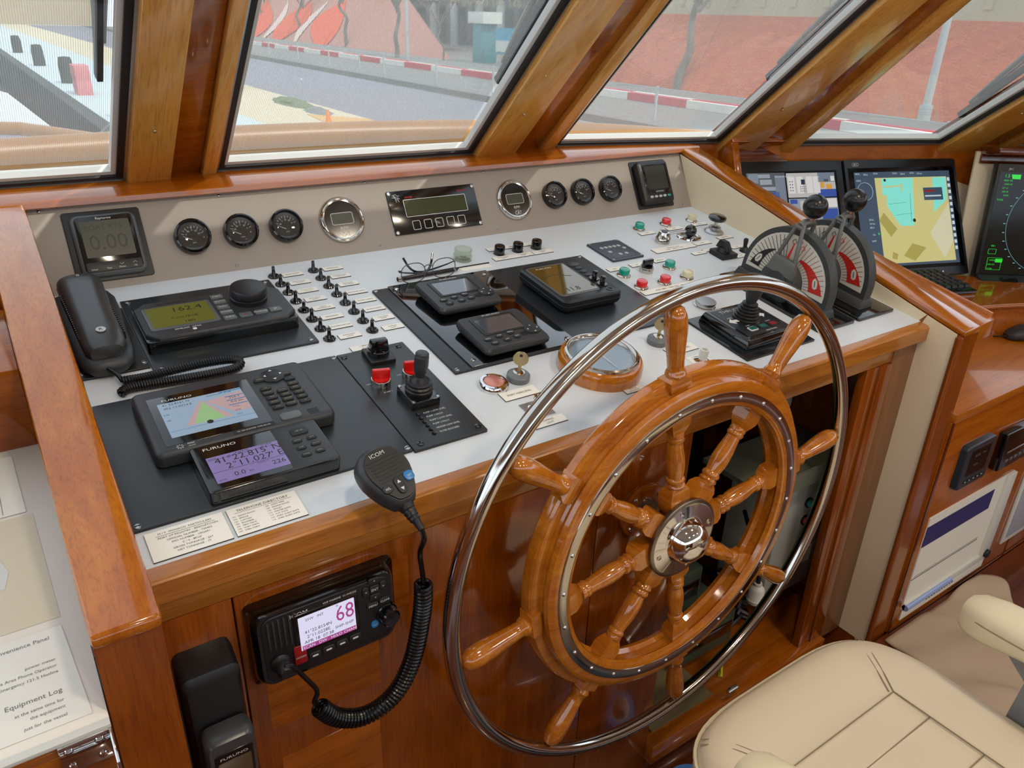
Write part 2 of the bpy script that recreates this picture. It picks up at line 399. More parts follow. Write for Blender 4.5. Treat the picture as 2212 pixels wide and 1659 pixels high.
for i, (bl, tl, br, tr) in enumerate(WIN):
    q = [Vector(bl), Vector(br), ext(br, tr, ZTOP), ext(bl, tl, ZTOP)]
    nrm = (q[1]-q[0]).cross(q[3]-q[0]).normalized()
    if nrm.y > 0: nrm = -nrm
    PANEQ.append((q, nrm))
    off = lambda qq, d: [tuple(p + nrm*d) for p in qq]
    rb = MB(); i1 = inset(q, 11)
    rb.stack([off(q, -12), off(q, 9), off(i1, 9), off(i1, -12)], closed=True)
    wo = rb.build('window_%d' % (i+1), 'rubber', mw=W0); wo['kind'] = 'structure'
    bd = MB(); i2 = inset(q, 19)
    bd.stack([off(i1, -12), off(i1, 4), off(i2, 3), off(i2, -12)], closed=True)
    bd.build('bead', 'gasket', wo)
    out1 = inset(q, -5); ll = MB()
    ll.stack([off(out1, -10), off(out1, 12), off(q, 12), off(q, -10)], closed=True)
    ll.build('trim_strip', 'steel_br', wo)
    pn = MB(); pn.quad(off(i2, -8)); pn.build('pane', 'glass', wo)
    if i < 4:
        ms = MB(); ms.quad(off(inset(q, 17), -22)); ms.build('sun_mesh', 'sunmesh', wo)
# wooden posts between the panes
for i in range(4):
    _, n0 = PANEQ[i]; _, n1 = PANEQ[i+1]; nn = (n0+n1).normalized()
    a0 = PANEQ[i][0][1] + Vector((5, 0, 0)); a1 = PANEQ[i][0][2] + Vector((5, 0, 0))
    b0 = PANEQ[i+1][0][0] - Vector((5, 0, 0)); b1 = PANEQ[i+1][0][3] - Vector((5, 0, 0))
    dn = (a0-a1).normalized()*45; a0 = a0+dn; b0 = b0 + (b0-b1).normalized()*45
    def slab(t0, t1, z0, z1, mats, par=None, name='face_board', bev=3):
        mb = MB(); P = lambda t, top, d: tuple((lerp(a1, b1, t) if top else lerp(a0, b0, t)) + nn*d)
        mb.hexa([P(t0, 0, z0), P(t1, 0, z0), P(t1, 1, z0), P(t0, 1, z0)], [P(t0, 0, z1), P(t1, 0, z1), P(t1, 1, z1), P(t0, 1, z1)], b=bev)
        return mb.build(name, mats, par, W0 if par is None else None)
    post = slab(0, 1, -35, 2, 'wood_dark', None, 'trim_%d' % (i+1), 0); post['kind'] = 'structure'
    slab(0, .46, 0, 27, 'wood_post', post); slab(.83, 1, 0, 20, 'wood_post', post); slab(.46, .83, 1, 6, 'wood', post, 'recess_board')
    for zz in (.16, .48, .75):
        mb = MB(); c = lerp(lerp(a0, b0, .22), lerp(a1, b1, .22), zz) + nn*27.5
        mb.sphere(0, 0, 0, 3.4, n=12, half=True)
        rot = nn.to_track_quat('Z', 'Y').to_matrix().to_4x4()
        o = mb.build('screw', 'brass', post); o.matrix_basis = Matrix.Translation(c*MM) @ rot
# sill under the windscreen, header, ceiling, walls
s = MB()
for (q, n) in PANEQ:
    pass
basel = [Vector((-900, 190, 0))] + [PANEQ[i][0][k] for i in range(5) for k in (0, 1)] + [Vector((3400, -1000, 0))]
for p, q in zip(basel, basel[1:]):
    s.hexa([(p.x, p.y+6, -300), (q.x, q.y+6, -300), (q.x, q.y+18, -300), (p.x, p.y+18, -300)], [(p.x, p.y+6, 147), (q.x, q.y+6, 147), (q.x, q.y+18, 147), (p.x, p.y+18, 147)])
tag(s.build('wall_front', 'wood', mw=W0), kind='structure')
s = MB()
topl = [Vector((-1500, PANEQ[0][0][3].y, ZTOP))] + [PANEQ[i][0][k] for i in range(5) for k in (3, 2)] + [Vector((3600, -1500, ZTOP))]
for p, q in zip(topl, topl[1:]):
    s.quad([(p.x, p.y, ZTOP-6), (q.x, q.y, ZTOP-6), (q.x, q.y-40, 1062), (p.x, p.y-40, 1062)])
tag(s.build('trim_header', 'wood', mw=W0), kind='structure')
s = MB(); s.box(-1600, 3700, -3600, -780, 1060, 1090)
tag(s.build('ceiling', 'ceil', mw=W0), kind='structure')
s = MB(); s.box(-1600, 3700, -3640, -3600, -1000, 150); s.box(-1600, 3700, -3640, -3600, 820, 1060)
for x in (-1600, -400, 1000, 2400, 3620): s.box(x, x+80, -3640, -3600, 150, 820)
s.box(-900, 900, -3602, -3598, -900, 100, m=1)
tag(s.build('wall_back', ['cream', 'wood_dark'], mw=W0), kind='structure')
s = MB(); s.box(-1640, -1600, -3600, 150, -1000, 150); s.box(-1640, -1600, -3600, 150, 860, 1060); s.box(-1640, -1600, -1900, -1780, 150, 860)
tag(s.build('wall_left', 'wood', mw=W0), kind='structure')
s = MB(); s.box(3700, 3740, -3600, -900, -1000, 250); s.box(3700, 3740, -3600, -900, 860, 1060)
tag(s.build('wall_right', 'wood', mw=W0), kind='structure')
s = MB(); s.box(-1600, 3700, -3600, 200, -1040, -1000)
tag(s.build('floor', 'wood_floor', mw=W0), kind='structure')
s = MB(); s.box(1462, 3700, -3600, -737, -1000, -885, 2)
tag(s.build('floor_platform', 'wood_floor', mw=W0), kind='structure')

# ================================================================== HELM CONSOLE
con = thing('helm_console', 'varnished teak helm console with a grey white sloping worktop behind the wheel', 'console', W0)
def bot(y): return 125 + (y-67)*.289
b = MB(); b.M = Matrix.Identity(4)
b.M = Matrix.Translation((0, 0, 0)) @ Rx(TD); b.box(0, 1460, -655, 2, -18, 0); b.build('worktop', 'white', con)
b = MB()
b.stack([[(x, -645, -101), (x, -664, -104), (x, -668, -108), (x, -668, -134), (x, -664, -138), (x, -645, -138)] for x in (0, 1460)]); b.build('nosing', 'wood_nose', con)
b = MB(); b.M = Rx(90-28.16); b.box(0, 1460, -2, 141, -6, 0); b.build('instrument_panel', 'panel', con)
for st, xs in ((138, (18, 300, 583, 862, 1142, 1426)), (9.5, (17, 301, 582, 862, 1142, 1427))):
    for x in xs:
        m = MB(); m.sphere(0, 0, 0, 2.9, n=12, half=True, sz=.6); m.box(-2.2, 2.2, -.4, .4, 1.2, 1.9, m=1)
        o = m.build('panel_screw', ['steel_br', 'ink'], con); o.matrix_basis = Matrix.Translation((Vector((x, 0, 0)) + EU*st + NP*.2)*MM) @ Rx(90-28.16)
b = MB(); b.stack([[(x0, 58, 126), (x0, 54, 129), (x0, 55, 137), (x0, 60, 140), (x0, 205, 142), (x0, 205, 126)] for x0 in (-62, 1522)])
b.build('back_trim', 'wood', con)
for nm, x0, x1 in (('left', -62, 0), ('right', 1460, 1522)):
    b = MB(); yb, yf = 66, -736
    b.hexa([(x0, yf, bot(yf)), (x1, yf, bot(yf)), (x1, yb, bot(yb)), (x0, yb, bot(yb))], [(x0, yf, bot(yf)+15), (x1, yf, bot(yf)+15), (x1, yb, bot(yb)+15), (x0, yb, bot(yb)+15)], b=5)
    b.build('rail', 'wood_y', con)
    b = MB(); y0 = -733
    poly = [(y0, bot(y0)), (60, bot(60)), (190, 120), (190, -1000), (y0, -1000)]
    b.stack([[(x0+1, y, z) for y, z in poly], [(x1-2, y, z) for y, z in poly]]); b.build('side_wall', 'wood_z', con)
    if nm == 'right':
        b = MB(); poly = [(-655, bot(-655)-1), (62, bot(62)-1), (0, -4), (-640, -104)]
        b.stack([[(1458.6, y, z) for y, z in poly], [(1461, y, z) for y, z in poly]])
        poly = [(-722, bot(-722)-1), (-657, bot(-657)-1), (-650, -104), (-650, -898), (-722, -898)]
        b.stack([[(1458.6, y, z) for y, z in poly], [(1461, y, z) for y, z in poly]]); b.build('side_panel', 'cream', con)
        b = MB(); b.tube([(1459, -728, bot(-728)-4), (1459, -728, -995)], 7, 10); b.build('corner_bead', 'wood_z', con)
def fb(name, x0, x1, z0, z1, m, y=-650, th=18, bev=1):
    q = MB(); q.box(x0, x1, y, y+th, z0, z1, bev); return q.build(name, m, con)
fb('fascia', 0, 1460, -171, -138, 'wood_nose', -651)
fb('front_board', 0, 79, -1000, -172, 'wood_z'); fb('front_board', 81, 624, -1000, -172, 'wood_z'); fb('front_board', 626, 818, -1000, -172, 'wood_z')
fb('opening_jamb', 800, 818, -885, -172, 'wood_z', -640, 120)
fb('opening_frame', 1297, 1336, -885, -172, 'wood_z', -652); fb('opening_frame', 1338, 1378, -885, -172, 'wood_z', -656)
fb('brown_stile', 1378, 1459, -898, -139, 'wood_brown', -653)
fb('opening_sill', 818, 1378, -935, -885, 'wood', -668, 60); fb('kick_board', 818, 1460, -1000, -936, 'wood_dark', -640)
fb('filler_inlay', 256, 299, -281, -202, 'wood', -650.8, 4, 0); fb('filler_inlay', 103, 253, -397, -316, 'wood', -650.8, 4, 0); fb('filler_inlay', 110, 248, -620, -452, 'wood', -650.8, 4, 0)
b = MB(); b.box(818, 1455, -160, -150, -1000, -140); b.box(818, 824, -630, -150, -1000, -172); b.build('inner_back', 'black', con)
b = MB(); b.box(824, 1455, -645, -160, -900, -886); b.build('inner_floor', 'wood', con)
b = MB(); b.box(840, 1020, -640, -480, -886, -880); b.build('matting', 'carpet', con)
b = MB(); b.box(1028, 1052, -672, -667, -866, -846, 1); b.build('latch', 'chrome', con); b = MB(); b.tube([(1026, -672, -850), (1054, -672, -850)], 4.5, 10); b.build('latch_pin', 'chrome', con)
# wheel shaft flange is part of the console
b = MB(); b.M = Matrix.Translation((720, -651, -285)) @ Rx(90); b.cyl(0, 0, 0, 6, 48, b=2)
for k in range(4): b.sphere(38*cos(R(40+90*k)), 38*sin(R(40+90*k)), 6, 4, m=1, half=True, n=12)
b.build('shaft_flange', ['wood', 'steel'], con)

# ---- gear seen through the open locker below the worktop
def ft(name, label, cat, group=None): return thing(name, label, cat, W0, group)
t = ft('electrical_cabinet', 'grey white painted electrical cabinet with two push buttons inside the open locker', 'cabinet')
b = MB(); b.box(1255, 1440, -560, -420, -800, -455, 3); b.build('body', 'cabwhite', t)
for z, mt in ((-550, 'green_lens'), (-598, 'red_lens')):
    b = MB(); b.M = Matrix.Translation((1355, -560, z)) @ Rx(90); b.cyl(0, 0, 0, 4, 13, m=1); b.cyl(0, 0, 4, 26, 9.5, b=2); b.build('push_button', [mt, 'black'], t)
b = MB(); b.box(1385, 1412, -561.5, -560, -735, -690); b.build('sticker', 'tag', t)
t = ft('relay_box', 'light grey relay box with a green cable gland above the electrical cabinet', 'box')
b = MB(); b.box(1290, 1352, -470, -400, -345, -260, 4); b.build('body', 'cabwhite', t); b = MB(); b.M = Matrix.Translation((1325, -440, -346)); b.cyl(0, 0, -16, 1, 17, 21); b.build('gland', 'cable_green', t)
t = ft('switchgear_panel', 'olive grey metal panel at the upper right inside the locker', 'panel')
b = MB(); b.box(1356, 1452, -400, -380, -430, -190, 2); b.build('plate', 'grey_panel', t)
for z in (-230, -360):
    b = MB(); b.M = Matrix.Translation((1390, -400, z)) @ Rx(90); b.sphere(0, 0, 0, 4, half=True); b.build('bolt', 'steel_br', t)
t = ft('metal_shelf', 'grey metal channel shelf running above the electrical cabinet', 'shelf')
b = MB(); b.box(1140, 1452, -590, -420, -450, -438); b.box(1140, 1452, -592, -586, -465, -425); b.build('channel', 'grey_panel', t)
t = ft('junction_box', 'dull green junction box at the back of the locker behind the wheel spokes', 'box')
b = MB(); b.box(985, 1096, -330, -260, -470, -230, 4); b.build('body', 'grey_green', t); b = MB(); b.M = Matrix.Translation((1060, -330, -400)) @ Rx(90); b.cyl(0, 0, 0, 4, 9); b.build('blanking_plug', 'black', t)
for i, (x0, x1, y, z0, z1, lb) in enumerate(((925, 1075, -520, -745, -640, 'upper dark green power supply module stacked in the locker'), (985, 1165, -560, -865, -770, 'lower dark green power supply module near the locker floor'))):
    t = ft('power_supply', lb, 'power supply', 'power supplies in the locker')
    b = MB(); b.box(x0, x1, y, y+200, z0, z1, 5); b.build('case', 'grey_green', t)
    b = MB(); b.box(x0+8, x1-8, y-1.5, y+2, z0+30, z1-30, 2); b.build('fascia', 'blackgloss', t)
    b = MB(); [b.box(x0+30+9*k, x0+34+9*k, y-2, y, (z0+z1)/2+4*j, (z0+z1)/2+4*j+2) for k in range(4) for j in (0, 2)]; b.build('indicator_leds', 'glow_cyan', t)
t = ft('cable_gland_plug', 'white ribbed plastic connector hanging in front of the locker modules', 'connector')
b = MB(); b.M = Matrix.Translation((1165, -600, -720)); b.lathe([(0, 0), (19, 0), (20, 8), (17, 12), (17, 34), (14, 38), (9, 44), (9, 50), (0, 50)], n=12); b.build('plug', 'gasket', t)
b = MB(); b.tube([(1165, -600, -672), (1166, -596, -640), (1180, -560, -600), (1240, -480, -580)], 5); b.build('lead', 'cable', t)
rnd = random.Random(3)
def wires(name, lb, m, n, box, r, cat='cable'):
    b = MB(); x0, x1, y0, y1, z0, z1 = box
    for k in range(n):
        P = [Vector((rnd.uniform(x0, x1), rnd.uniform(y0, y1), z0+(z1-z0)*j/5)) for j in range(6)]
        Q = []
        for j in range(5):
            for s_ in range(5): Q.append(tuple(lerp(P[j], P[j+1], s_/5)))
        for _ in range(3): Q = [Q[0]] + [tuple((Vector(Q[j-1])+Vector(Q[j])*2+Vector(Q[j+1]))/4) for j in range(1, len(Q)-1)] + [Q[-1]]
        b.tube(Q, r, 6)
    tag(b.build(name, m, mw=W0), lb, cat)
wires('green_wires', 'bright green earth wires looped behind the wheel hub', 'cable_green', 4, (930, 1090, -480, -350, -640, -300), 3)
wires('grey_cables', 'pale grey cables rising at the back of the locker', 'cable_pale', 4, (1040, 1130, -420, -300, -780, -190), 4)
wires('black_cables', 'bundle of black cables on the locker floor beside the right jamb', 'cable', 9, (1170, 1290, -560, -380, -880, -780), 6)
wires('dark_loom', 'dark wiring loom at the left inside the locker', 'cable', 8, (840, 960, -420, -250, -880, -250), 7)
b = MB(); b.M = Matrix.Translation((1090, -600, -872)) @ Rz(40); b.box(-22, 22, -5, 5, -12, -8, 1); b.box(-22, 22, -1, 1, -12, 4)
tag(b.build('yellow_tag', 'cable_yellow', mw=W0), 'small yellow cable tag lying on the locker floor', 'tag')
# ================================================================== INSTRUMENTS ON THE UPRIGHT PANEL
t = thing('speed_display', 'square boat speed display reading 0.00 at the left end of the panel', 'display', Mp(105, 72))
b = MB(); b.rr(0, 0, 118, 118, 5, 0, 2.5, 1); b.build('mounting_plate', 'black', t)
b = MB(); b.rr(0, -1, 99, 103, 12, 2, 15, 6, bot=1); b.build('bezel', 'charcoal_silver', t)
b = MB(); b.rr(0, 0, 88, 92, 7, 14, 16.2, 1); b.text('Raymarine', 5.5, 0, 42, 16.4, 1); b.build('face', ['blackgloss', 'ink_white'], t)
b = MB(); b.rr(0, 8, 74, 60, 2, 16, 16.6); b.text('BOAT KTS', 13, -3, 27, 16.8, 1, wx=.95); b.text('0.00', 36, 0, 2, 16.8, 1, wx=.95); b.build('lcd_screen', ['lcd_off', 'lcd_seg'], t)
b = MB(); b.rr(0, -38, 84, 16, 3, 16, 17, .6)
for x, s1 in ((-31, 'Select'), (-9, 'Test'), (11, 'Down'), (31, 'Up')): b.text(s1, 4, x, -41.5, 17.2, 1)
for x, d in ((11, -1), (31, 1)): b.tube([(x-3, -36-d*1.2, 17.1), (x, -36+d*1.6, 17.1), (x+3, -36-d*1.2, 17.1)], .35, 5, m=1)
b.build('button_row', ['black', 'ink_white'], t)

def gauge(x, lb, k):
    t = thing('round_gauge', lb, 'gauge', Mp(x, 69), 'small round black dial gauges')
    b = MB(); b.lathe([(25, 0), (31, 0), (31, 10), (30, 14), (27.5, 15.5), (26, 14), (25.5, 11), (25, 11)], closed=True, n=48); b.build('bezel', 'blackgloss', t)
    b = MB(); b.cyl(0, 0, 0, 9, 26)
    rng = random.Random(k)
    for i in range(9):
        a = R(158-17*i); r0 = 17 if i % 2 else 15
        b.tube([(r0*cos(a), r0*sin(a)-2, 9.2), (20*cos(a), 20*sin(a)-2, 9.2)], .4, 4, m=1)
    for i in range(0, 9, 2): a = R(158-17*i); b.text(str([0, 50, 80, 20, 5][(i+k) % 5]), 4.2, 11.5*cos(a), 11.5*sin(a)-1, 9.2, 1)
    b.text(['BAR', 'TEMP', 'VOLT'][k % 3], 3.2, 0, -12, 9.2, 1); b.build('dial', ['ink', 'ink_white'], t)
    b = MB(); b.tube([(0, -8, 9.8), (-17, 1, 9.8)], [.9, .35], 5); b.cyl(0, -8, 9, 11, 3, m=1); b.build('needle', ['ink_white', 'black'], t)
    b = MB(); b.lathe([(25.4, 11.2), (22, 12.6), (14, 13.6), (0, 14)], n=40); b.build('lens', 'clear', t)
for k, (x, lb) in enumerate(((238, 'small round black gauge nearest the speed display'), (322, 'middle of the three small gauges left of the alarm panel'), (405, 'small round black gauge beside the left tachometer'),
                             (1032, 'small round black gauge beside the right tachometer'), (1114, 'middle of the three small gauges right of the alarm panel'), (1199, 'small round black gauge nearest the tall blank display'))): gauge(x, lb, k)
def tacho(x, lb):
    t = thing('tachometer', lb, 'tachometer', Mp(x, 69), 'chrome ringed tachometers')
    b = MB(); b.lathe([(36, 0), (45.5, 0), (45, 4), (42, 7), (40.5, 5.5), (39, 6.5), (36.5, 6), (36, 4)], closed=True, n=64); b.build('chrome_ring', 'steel', t)
    b = MB(); b.cyl(0, 0, 0, 4.5, 37, n=48); b.text('RPM', 8.5, 0, -17, 4.7, 1); b.text('CAT', 11, 1, -29.5, 4.7, 1, wx=.8); b.text('ELECTRIC', 2.6, 0, -24, 4.7, 1); b.build('dial', ['blackgloss', 'ink_white'], t)
    b = MB(); o = rrect(0, 2, 45, 23, 4); i_ = rrect(0, 2, 43.2, 21.2, 3.2)
    b.stack([[(x_, y_, 4.4) for x_, y_ in o], [(x_, y_, 5) for x_, y_ in o], [(x_, y_, 5) for x_, y_ in i_], [(x_, y_, 4.4) for x_, y_ in i_]], closed=True); b.build('window_outline', 'ink_white', t)
    b = MB(); b.rr(0, 2, 43, 21, 3, 4.3, 4.8); b.build('lcd_window', 'lcd_off', t)
tacho(517, 'chrome ringed tachometer left of the alarm panel'); tacho(923, 'chrome ringed tachometer right of the alarm panel')
t = thing('alarm_monitor', 'wide black alarm panel with a long olive display at the middle of the panel', 'alarm panel', Mp(724, 69))
b = MB(); b.rr(0, 0, 206, 90, 2, 0, 3, .6); b.build('plate', 'blackgloss', t)
b = MB(); b.rr(3, 7.5, 141, 31, 1, 3, 3.5); b.build('lcd_window', 'lcd_olive_off', t)
def outline(b, x, y, w, h, r, z, th=1.1, m=0):
    o = rrect(x, y, w, h, r); i_ = rrect(x, y, w-2*th, h-2*th, max(r-th, .3))
    b.stack([[(p, q, z-.3) for p, q in o], [(p, q, z+.4) for p, q in o], [(p, q, z+.4) for p, q in i_], [(p, q, z-.3) for p, q in i_]], m, closed=True)
b = MB(); outline(b, 3, 7.5, 146, 36, 2, 3.2); b.build('window_outline', 'ink_white', t)
for k in range(5):
    b = MB(); outline(b, -52+26.7*k, -28.5, 18, 19, 3, 3.2, 1); b.build('key_outline', 'ink_white', t)
b = MB(); b.text('BRILLIANT', 4.6, 70, 33.5, 3.3); b.text('MCS-250', 4.6, -56, 30, 3.3); b.build('lettering', 'red', t)
b = MB()
for p in ([(-92, 36), (-84, 38), (-80, 34), (-76, 35)], [(-88, 37), (-86, 30), (-82, 26)], [(-93, 32), (-87, 31), (-80, 31), (-76, 28)], [(-86, 28), (-84, 22)], [(-81, 30), (-79, 22)], [(-90, 34), (-84, 33)]):
    b.tube([(x, y, 3.4) for x, y in p], .45, 5)
b.build('emblem', 'ink_white', t)
for x in (-98, 98):
    for y in (-40, 40):
        b = MB(); b.M = Matrix.Translation((x, y, 3)); b.cyl(0, 0, 0, 1.8, 4, b=1); b.build('screw', 'steel_br', t)
t = thing('compass_repeater', 'blank portrait display on a black square plate at the right end of the panel', 'display', Mp(1338, 69))
b = MB(); b.rr(0, 0, 119, 119, 4, 0, 3, 1); b.build('mounting_plate', 'black', t)
b = MB(); b.stack([[(x, y, z) for x, y in rrect(-4, 0, w, h, 9)] for w, h, z in ((96, 102, 2), (100, 106, 12), (98, 104, 22), (88, 95, 26))]); b.build('housing', 'black', t)
b = MB(); b.rr(-4, 6, 80, 74, 3, 25.5, 26.6, .5); b.build('face', 'blackgloss', t)
b = MB(); b.rr(-3, 10, 68, 58, 2, 26.4, 27); b.build('lcd_window', 'lcd_off2', t)
b = MB(); b.text('AUTONNIC', 5, -2, -25, 27, 0); b.build('lettering', 'ink_white', t)
for k in range(5):
    b = MB(); b.M = Matrix.Translation((-32+14.5*k, -37, 26)) @ Matrix.Diagonal((1.7, 1, 1, 1)); b.cyl(0, 0, 0, 1.8, 3.3, b=1, n=16); b.build('button', 'greylight' if k < 4 else 'green_lens', t)

# ================================================================== DESK: plates, radios, displays
def plate(name, lb, u0, u1, v0, v1, th, m, screws, sm='steel_br', cat='plate', sr=4.2, h0=0):
    u, v = (u0+u1)/2, (v0+v1)/2
    t = thing(name, lb, cat, Md(u, v, h0))
    b = MB(); b.rr(0, 0, u1-u0, v1-v0, 1.5, 0, th, .8); b.build('plate', m, t)
    for (su, sv) in screws:
        b = MB(); b.M = Matrix.Translation((su-u, v-sv, th)); b.lathe([(sr, 0), (sr*.9, 1.2), (0, 2)], n=16); b.box(-sr*.8, sr*.8, -.6, .6, 1.2, 2.1, m=1); b.build('screw', [sm, 'ink'], t)
    return t
plate('telephone_plate', 'black square base plate under the telephone handset', 2, 93, 80, 270, 3.5, 'plate', ((88, 256), (7, 256)))
plate('autopilot_plate', 'black square base plate under the autopilot unit', 94, 336, 59, 292, 4, 'plate', ((104, 68), (326, 283), (106, 281), (326, 68)))
plate('instrument_plate', 'large black plate carrying the two small compass displays and the echo sounder', 487, 965, 161, 458, 4, 'plate', ((492, 166), (957, 167), (494, 451)))
plate('gloss_plate', 'glossy black plate screwed under the two small compass displays', 517, 727, 161, 457, 3, 'blackmirror', ((528, 175), (716, 175), (529, 441), (714, 441)), 'chrome', h0=4)
t = plate('navigator_plate', 'large black plate under the chart plotter at the front left corner', 2, 341, 341, 598, 4, 'plate', ((336, 348), (336, 592), (8, 592)))
t = plate('pump_plate', 'black engraved plate with pump switches and joystick beside the chart plotter', 342, 455, 343, 602, 4.5, 'plate', ((351, 353), (443, 354), (446, 590), (355, 592)), 'blackgloss', sr=5)
def onp(h=4.5): return h
for k, (s_, v) in enumerate((('PUMP 1 LOW LEVEL', 532), ('PUMP 1 FAULT', 541.5), ('PUMP 2 LOW LEVEL', 551), ('PUMP 2 FAULT', 560), ('HEADER LOW LEVEL', 569.5), ('FILTER BLOCKED', 579))):
    b = MB(); b.M = Matrix.Translation((383-398.5, 472.5-v, 4.4)); b.lathe([(3.2, 0), (3.2, 2), (2, 2.6), (0, 1.8)], n=16); b.build('indicator_lamp', 'blackgloss', t)
b = MB()
for s_, v in (('PUMP 1 LOW LEVEL', 532), ('PUMP 1 FAULT', 541.5), ('PUMP 2 LOW LEVEL', 551), ('PUMP 2 FAULT', 560), ('HEADER LOW LEVEL', 569.5), ('FILTER BLOCKED', 579)): b.text(s_, 5, 392-398.5, 472.5-v, 4.7, al='l', wx=.8)
for s_, u, v in (('OFF', 353, 436), ('ON', 369, 455), ('PUMP 1', 371, 464), ('OFF', 405, 430), ('PUMP 2', 425, 455)): b.text(s_, 4.2, u-398.5, 472.5-v, 4.7)
b.build('lettering', 'ink_white', t)
def rotary(u, v, h, lb, cap, ring, rz=0):
    t = thing('rotary_switch', lb, 'switch', Md(u, v, h, rz), None)
    b = MB(); b.cyl(0, 0, 0, 11, 14.5, b=1.2); b.build('collar', ring, t)
    b = MB(); b.cyl(0, 0, 11, 13, 13); b.hexa([(-13, -4, 12), (13, -4, 12), (13, 4, 12), (-13, 4, 12)], [(-13, -3.4, 27), (13, -3.4, 27), (13, 3.4, 27), (-13, 3.4, 27)], b=1.4); b.build('grip', cap, t)
    return t
rotary(369, 443, 4.5, 'red grip rotary switch marked PUMP 1 in front of the selector', 'red', 'steel', -14)
rotary(421, 441, 4.5, 'red grip rotary switch half hidden behind the pump joystick', 'red', 'steel', -14)
t = thing('bridge_selector', 'large black rotary selector switch on a square base at the plate edge', 'switch', Md(399, 373, 4.5, -4))
b = MB(); b.rr(0, 0, 40, 44, 2, 0, 7, 1); b.build('base', 'black', t)
b = MB(); b.cyl(0, 2, 7, 15, 17, b=1); b.hexa([(-15, -7, 15), (15, -7, 15), (15, 11, 15), (-15, 11, 15)], [(-13, -4, 32), (13, -4, 32), (13, 7, 32), (-13, 7, 32)], b=2); b.build('knob', 'blackgloss', t)
t = thing('pump_joystick', 'black joystick with ribbed rubber boot on the pump plate', 'joystick', Md(402, 494, 4.5))
b = MB(); b.rr(0, -3, 44, 50, 1.5, 0, 13, .8); b.build('base', 'blackgloss', t)
for x in (-19, 19):
    for y in (-25, 19):
        b = MB(); b.M = Matrix.Translation((x, y, 13)); b.lathe([(2.6, 0), (2.2, 1), (0, 1.3)], n=12); b.build('screw', 'steel_br', t)
b = MB(); b.lathe([(20, 13), (20.5, 17), (19, 19), (19.5, 22), (17, 24), (17.5, 27), (14, 29), (13, 32), (9, 35), (8, 38), (0, 38)], 2, 0); b.build('boot', 'black', t)
b = MB(); b.M = Matrix.Translation((2, 0, 34)) @ Ry(5) @ Rx(-4); b.lathe([(7, 0), (7, 5), (9.5, 10), (10.5, 20), (10, 32), (10.2, 33), (9.6, 34), (9.6, 38), (8, 40), (0, 40.5)]); b.build('grip', 'charcoal', t)

# telephone handset
t = thing('telephone_handset', 'grey corded telephone handset in its cradle at the back left corner', 'telephone', Md(44, 160, 3.5, 2))
def lofty(b, secs, n=28, m=0, pw=2.6):
    L = []
    for (y, w, z0, z1, xo) in secs:
        lp = []
        for i in range(n):
            a = 2*pi*i/n; c, s_ = cos(a), sin(a)
            x = xo + w/2*math.copysign(abs(c)**(2/pw), c); z = (z0+z1)/2 + (z1-z0)/2*math.copysign(abs(s_)**(2/pw), s_); lp.append((x, y, z))
        L.append(lp)
    return b.stack(L, m)
b = MB(); lofty(b, [(-116, 24, 1, 12, -6), (-113, 48, 0, 18, -6), (-103, 66, 0, 24, -5), (-80, 76, 0, 27, -4), (-20, 82, 0, 28, -2), (40, 88, 0, 30, 0), (78, 89, 0, 32, 1), (98, 82, 0, 30, 1), (110, 62, 4, 26, 1), (114, 28, 8, 20, 1)]); b.build('cradle', 'charcoal', t)
b = MB(); lofty(b, [(-106, 20, 20, 34, -4), (-103, 42, 16, 42, -4), (-92, 54, 14, 47, -4), (-66, 58, 14, 51, -3), (-10, 57, 16, 54, -2), (50, 60, 18, 58, 0), (82, 63, 18, 60, 1), (100, 60, 20, 58, 1), (112, 48, 26, 52, 1), (116, 26, 32, 46, 1)]); b.build('handset', 'charcoal_gloss', t)
b = MB(); b.M = Matrix.Translation((-3, -72, 50.4)) @ Rx(3); b.cyl(0, 0, 0, 1.2, 6.5); b.text('R', 8, 0, 0, 1.4, 1); b.build('badge', ['greylight', 'ink'], t)
b = MB(); b.M = Matrix.Translation((1, 92, 59)); outline(b, 0, 0, 4, 6, 1.8, .3, 1); b.build('microphone_hole', 'greylight', t)
for sx in (-1, 1):
    b = MB()
    for k in range(22): b.box(sx*28.4-2-1, sx*28.4-2+1, -70+6*k, -67+6*k, 28+.3*k, 40+.3*k)
    b.build('side_ribs', 'black', t)
def coil(b, path, Rr, r, turns, m=0, n=6, k=14):
    P = [Vector(p) for p in path]; D = [0]
    for a, c in zip(P, P[1:]): D.append(D[-1]+(c-a).length)
    tot = D[-1]; N = turns*k; pts = []; u = None
    def at(s_):
        for i in range(len(P)-1):
            if s_ <= D[i+1] or i == len(P)-2:
                f = (s_-D[i])/(D[i+1]-D[i]); return P[i].lerp(P[i+1], f), i
    tang = [(P[min(i+1, len(P)-1)]-P[max(i-1, 0)]).normalized() for i in range(len(P))]
    for j in range(N+1):
        s_ = tot*j/N; p, i = at(s_); f = (s_-D[i])/(D[i+1]-D[i]); tt = tang[i].lerp(tang[i+1], f).normalized()
        u = tt.orthogonal().normalized() if u is None else (u-tt*u.dot(tt)).normalized(); w = tt.cross(u); a = 2*pi*j/k
        pts.append(tuple(p+Rr*(u*cos(a)+w*sin(a))))
    b.tube(pts, r, n, m)
def smooth(pts, it=3):
    P = [Vector(p) for p in pts]
    for _ in range(it):
        Q = [P[0]]
        for a, c in zip(P, P[1:]): Q += [a*.75+c*.25, a*.25+c*.75]
        Q.append(P[-1]); P = Q
    return P
TELI = t.matrix_world.inverted() @ W0; TELI.translation = TELI.translation/MM
b = MB(); b.M = TELI @ Rx(TD)
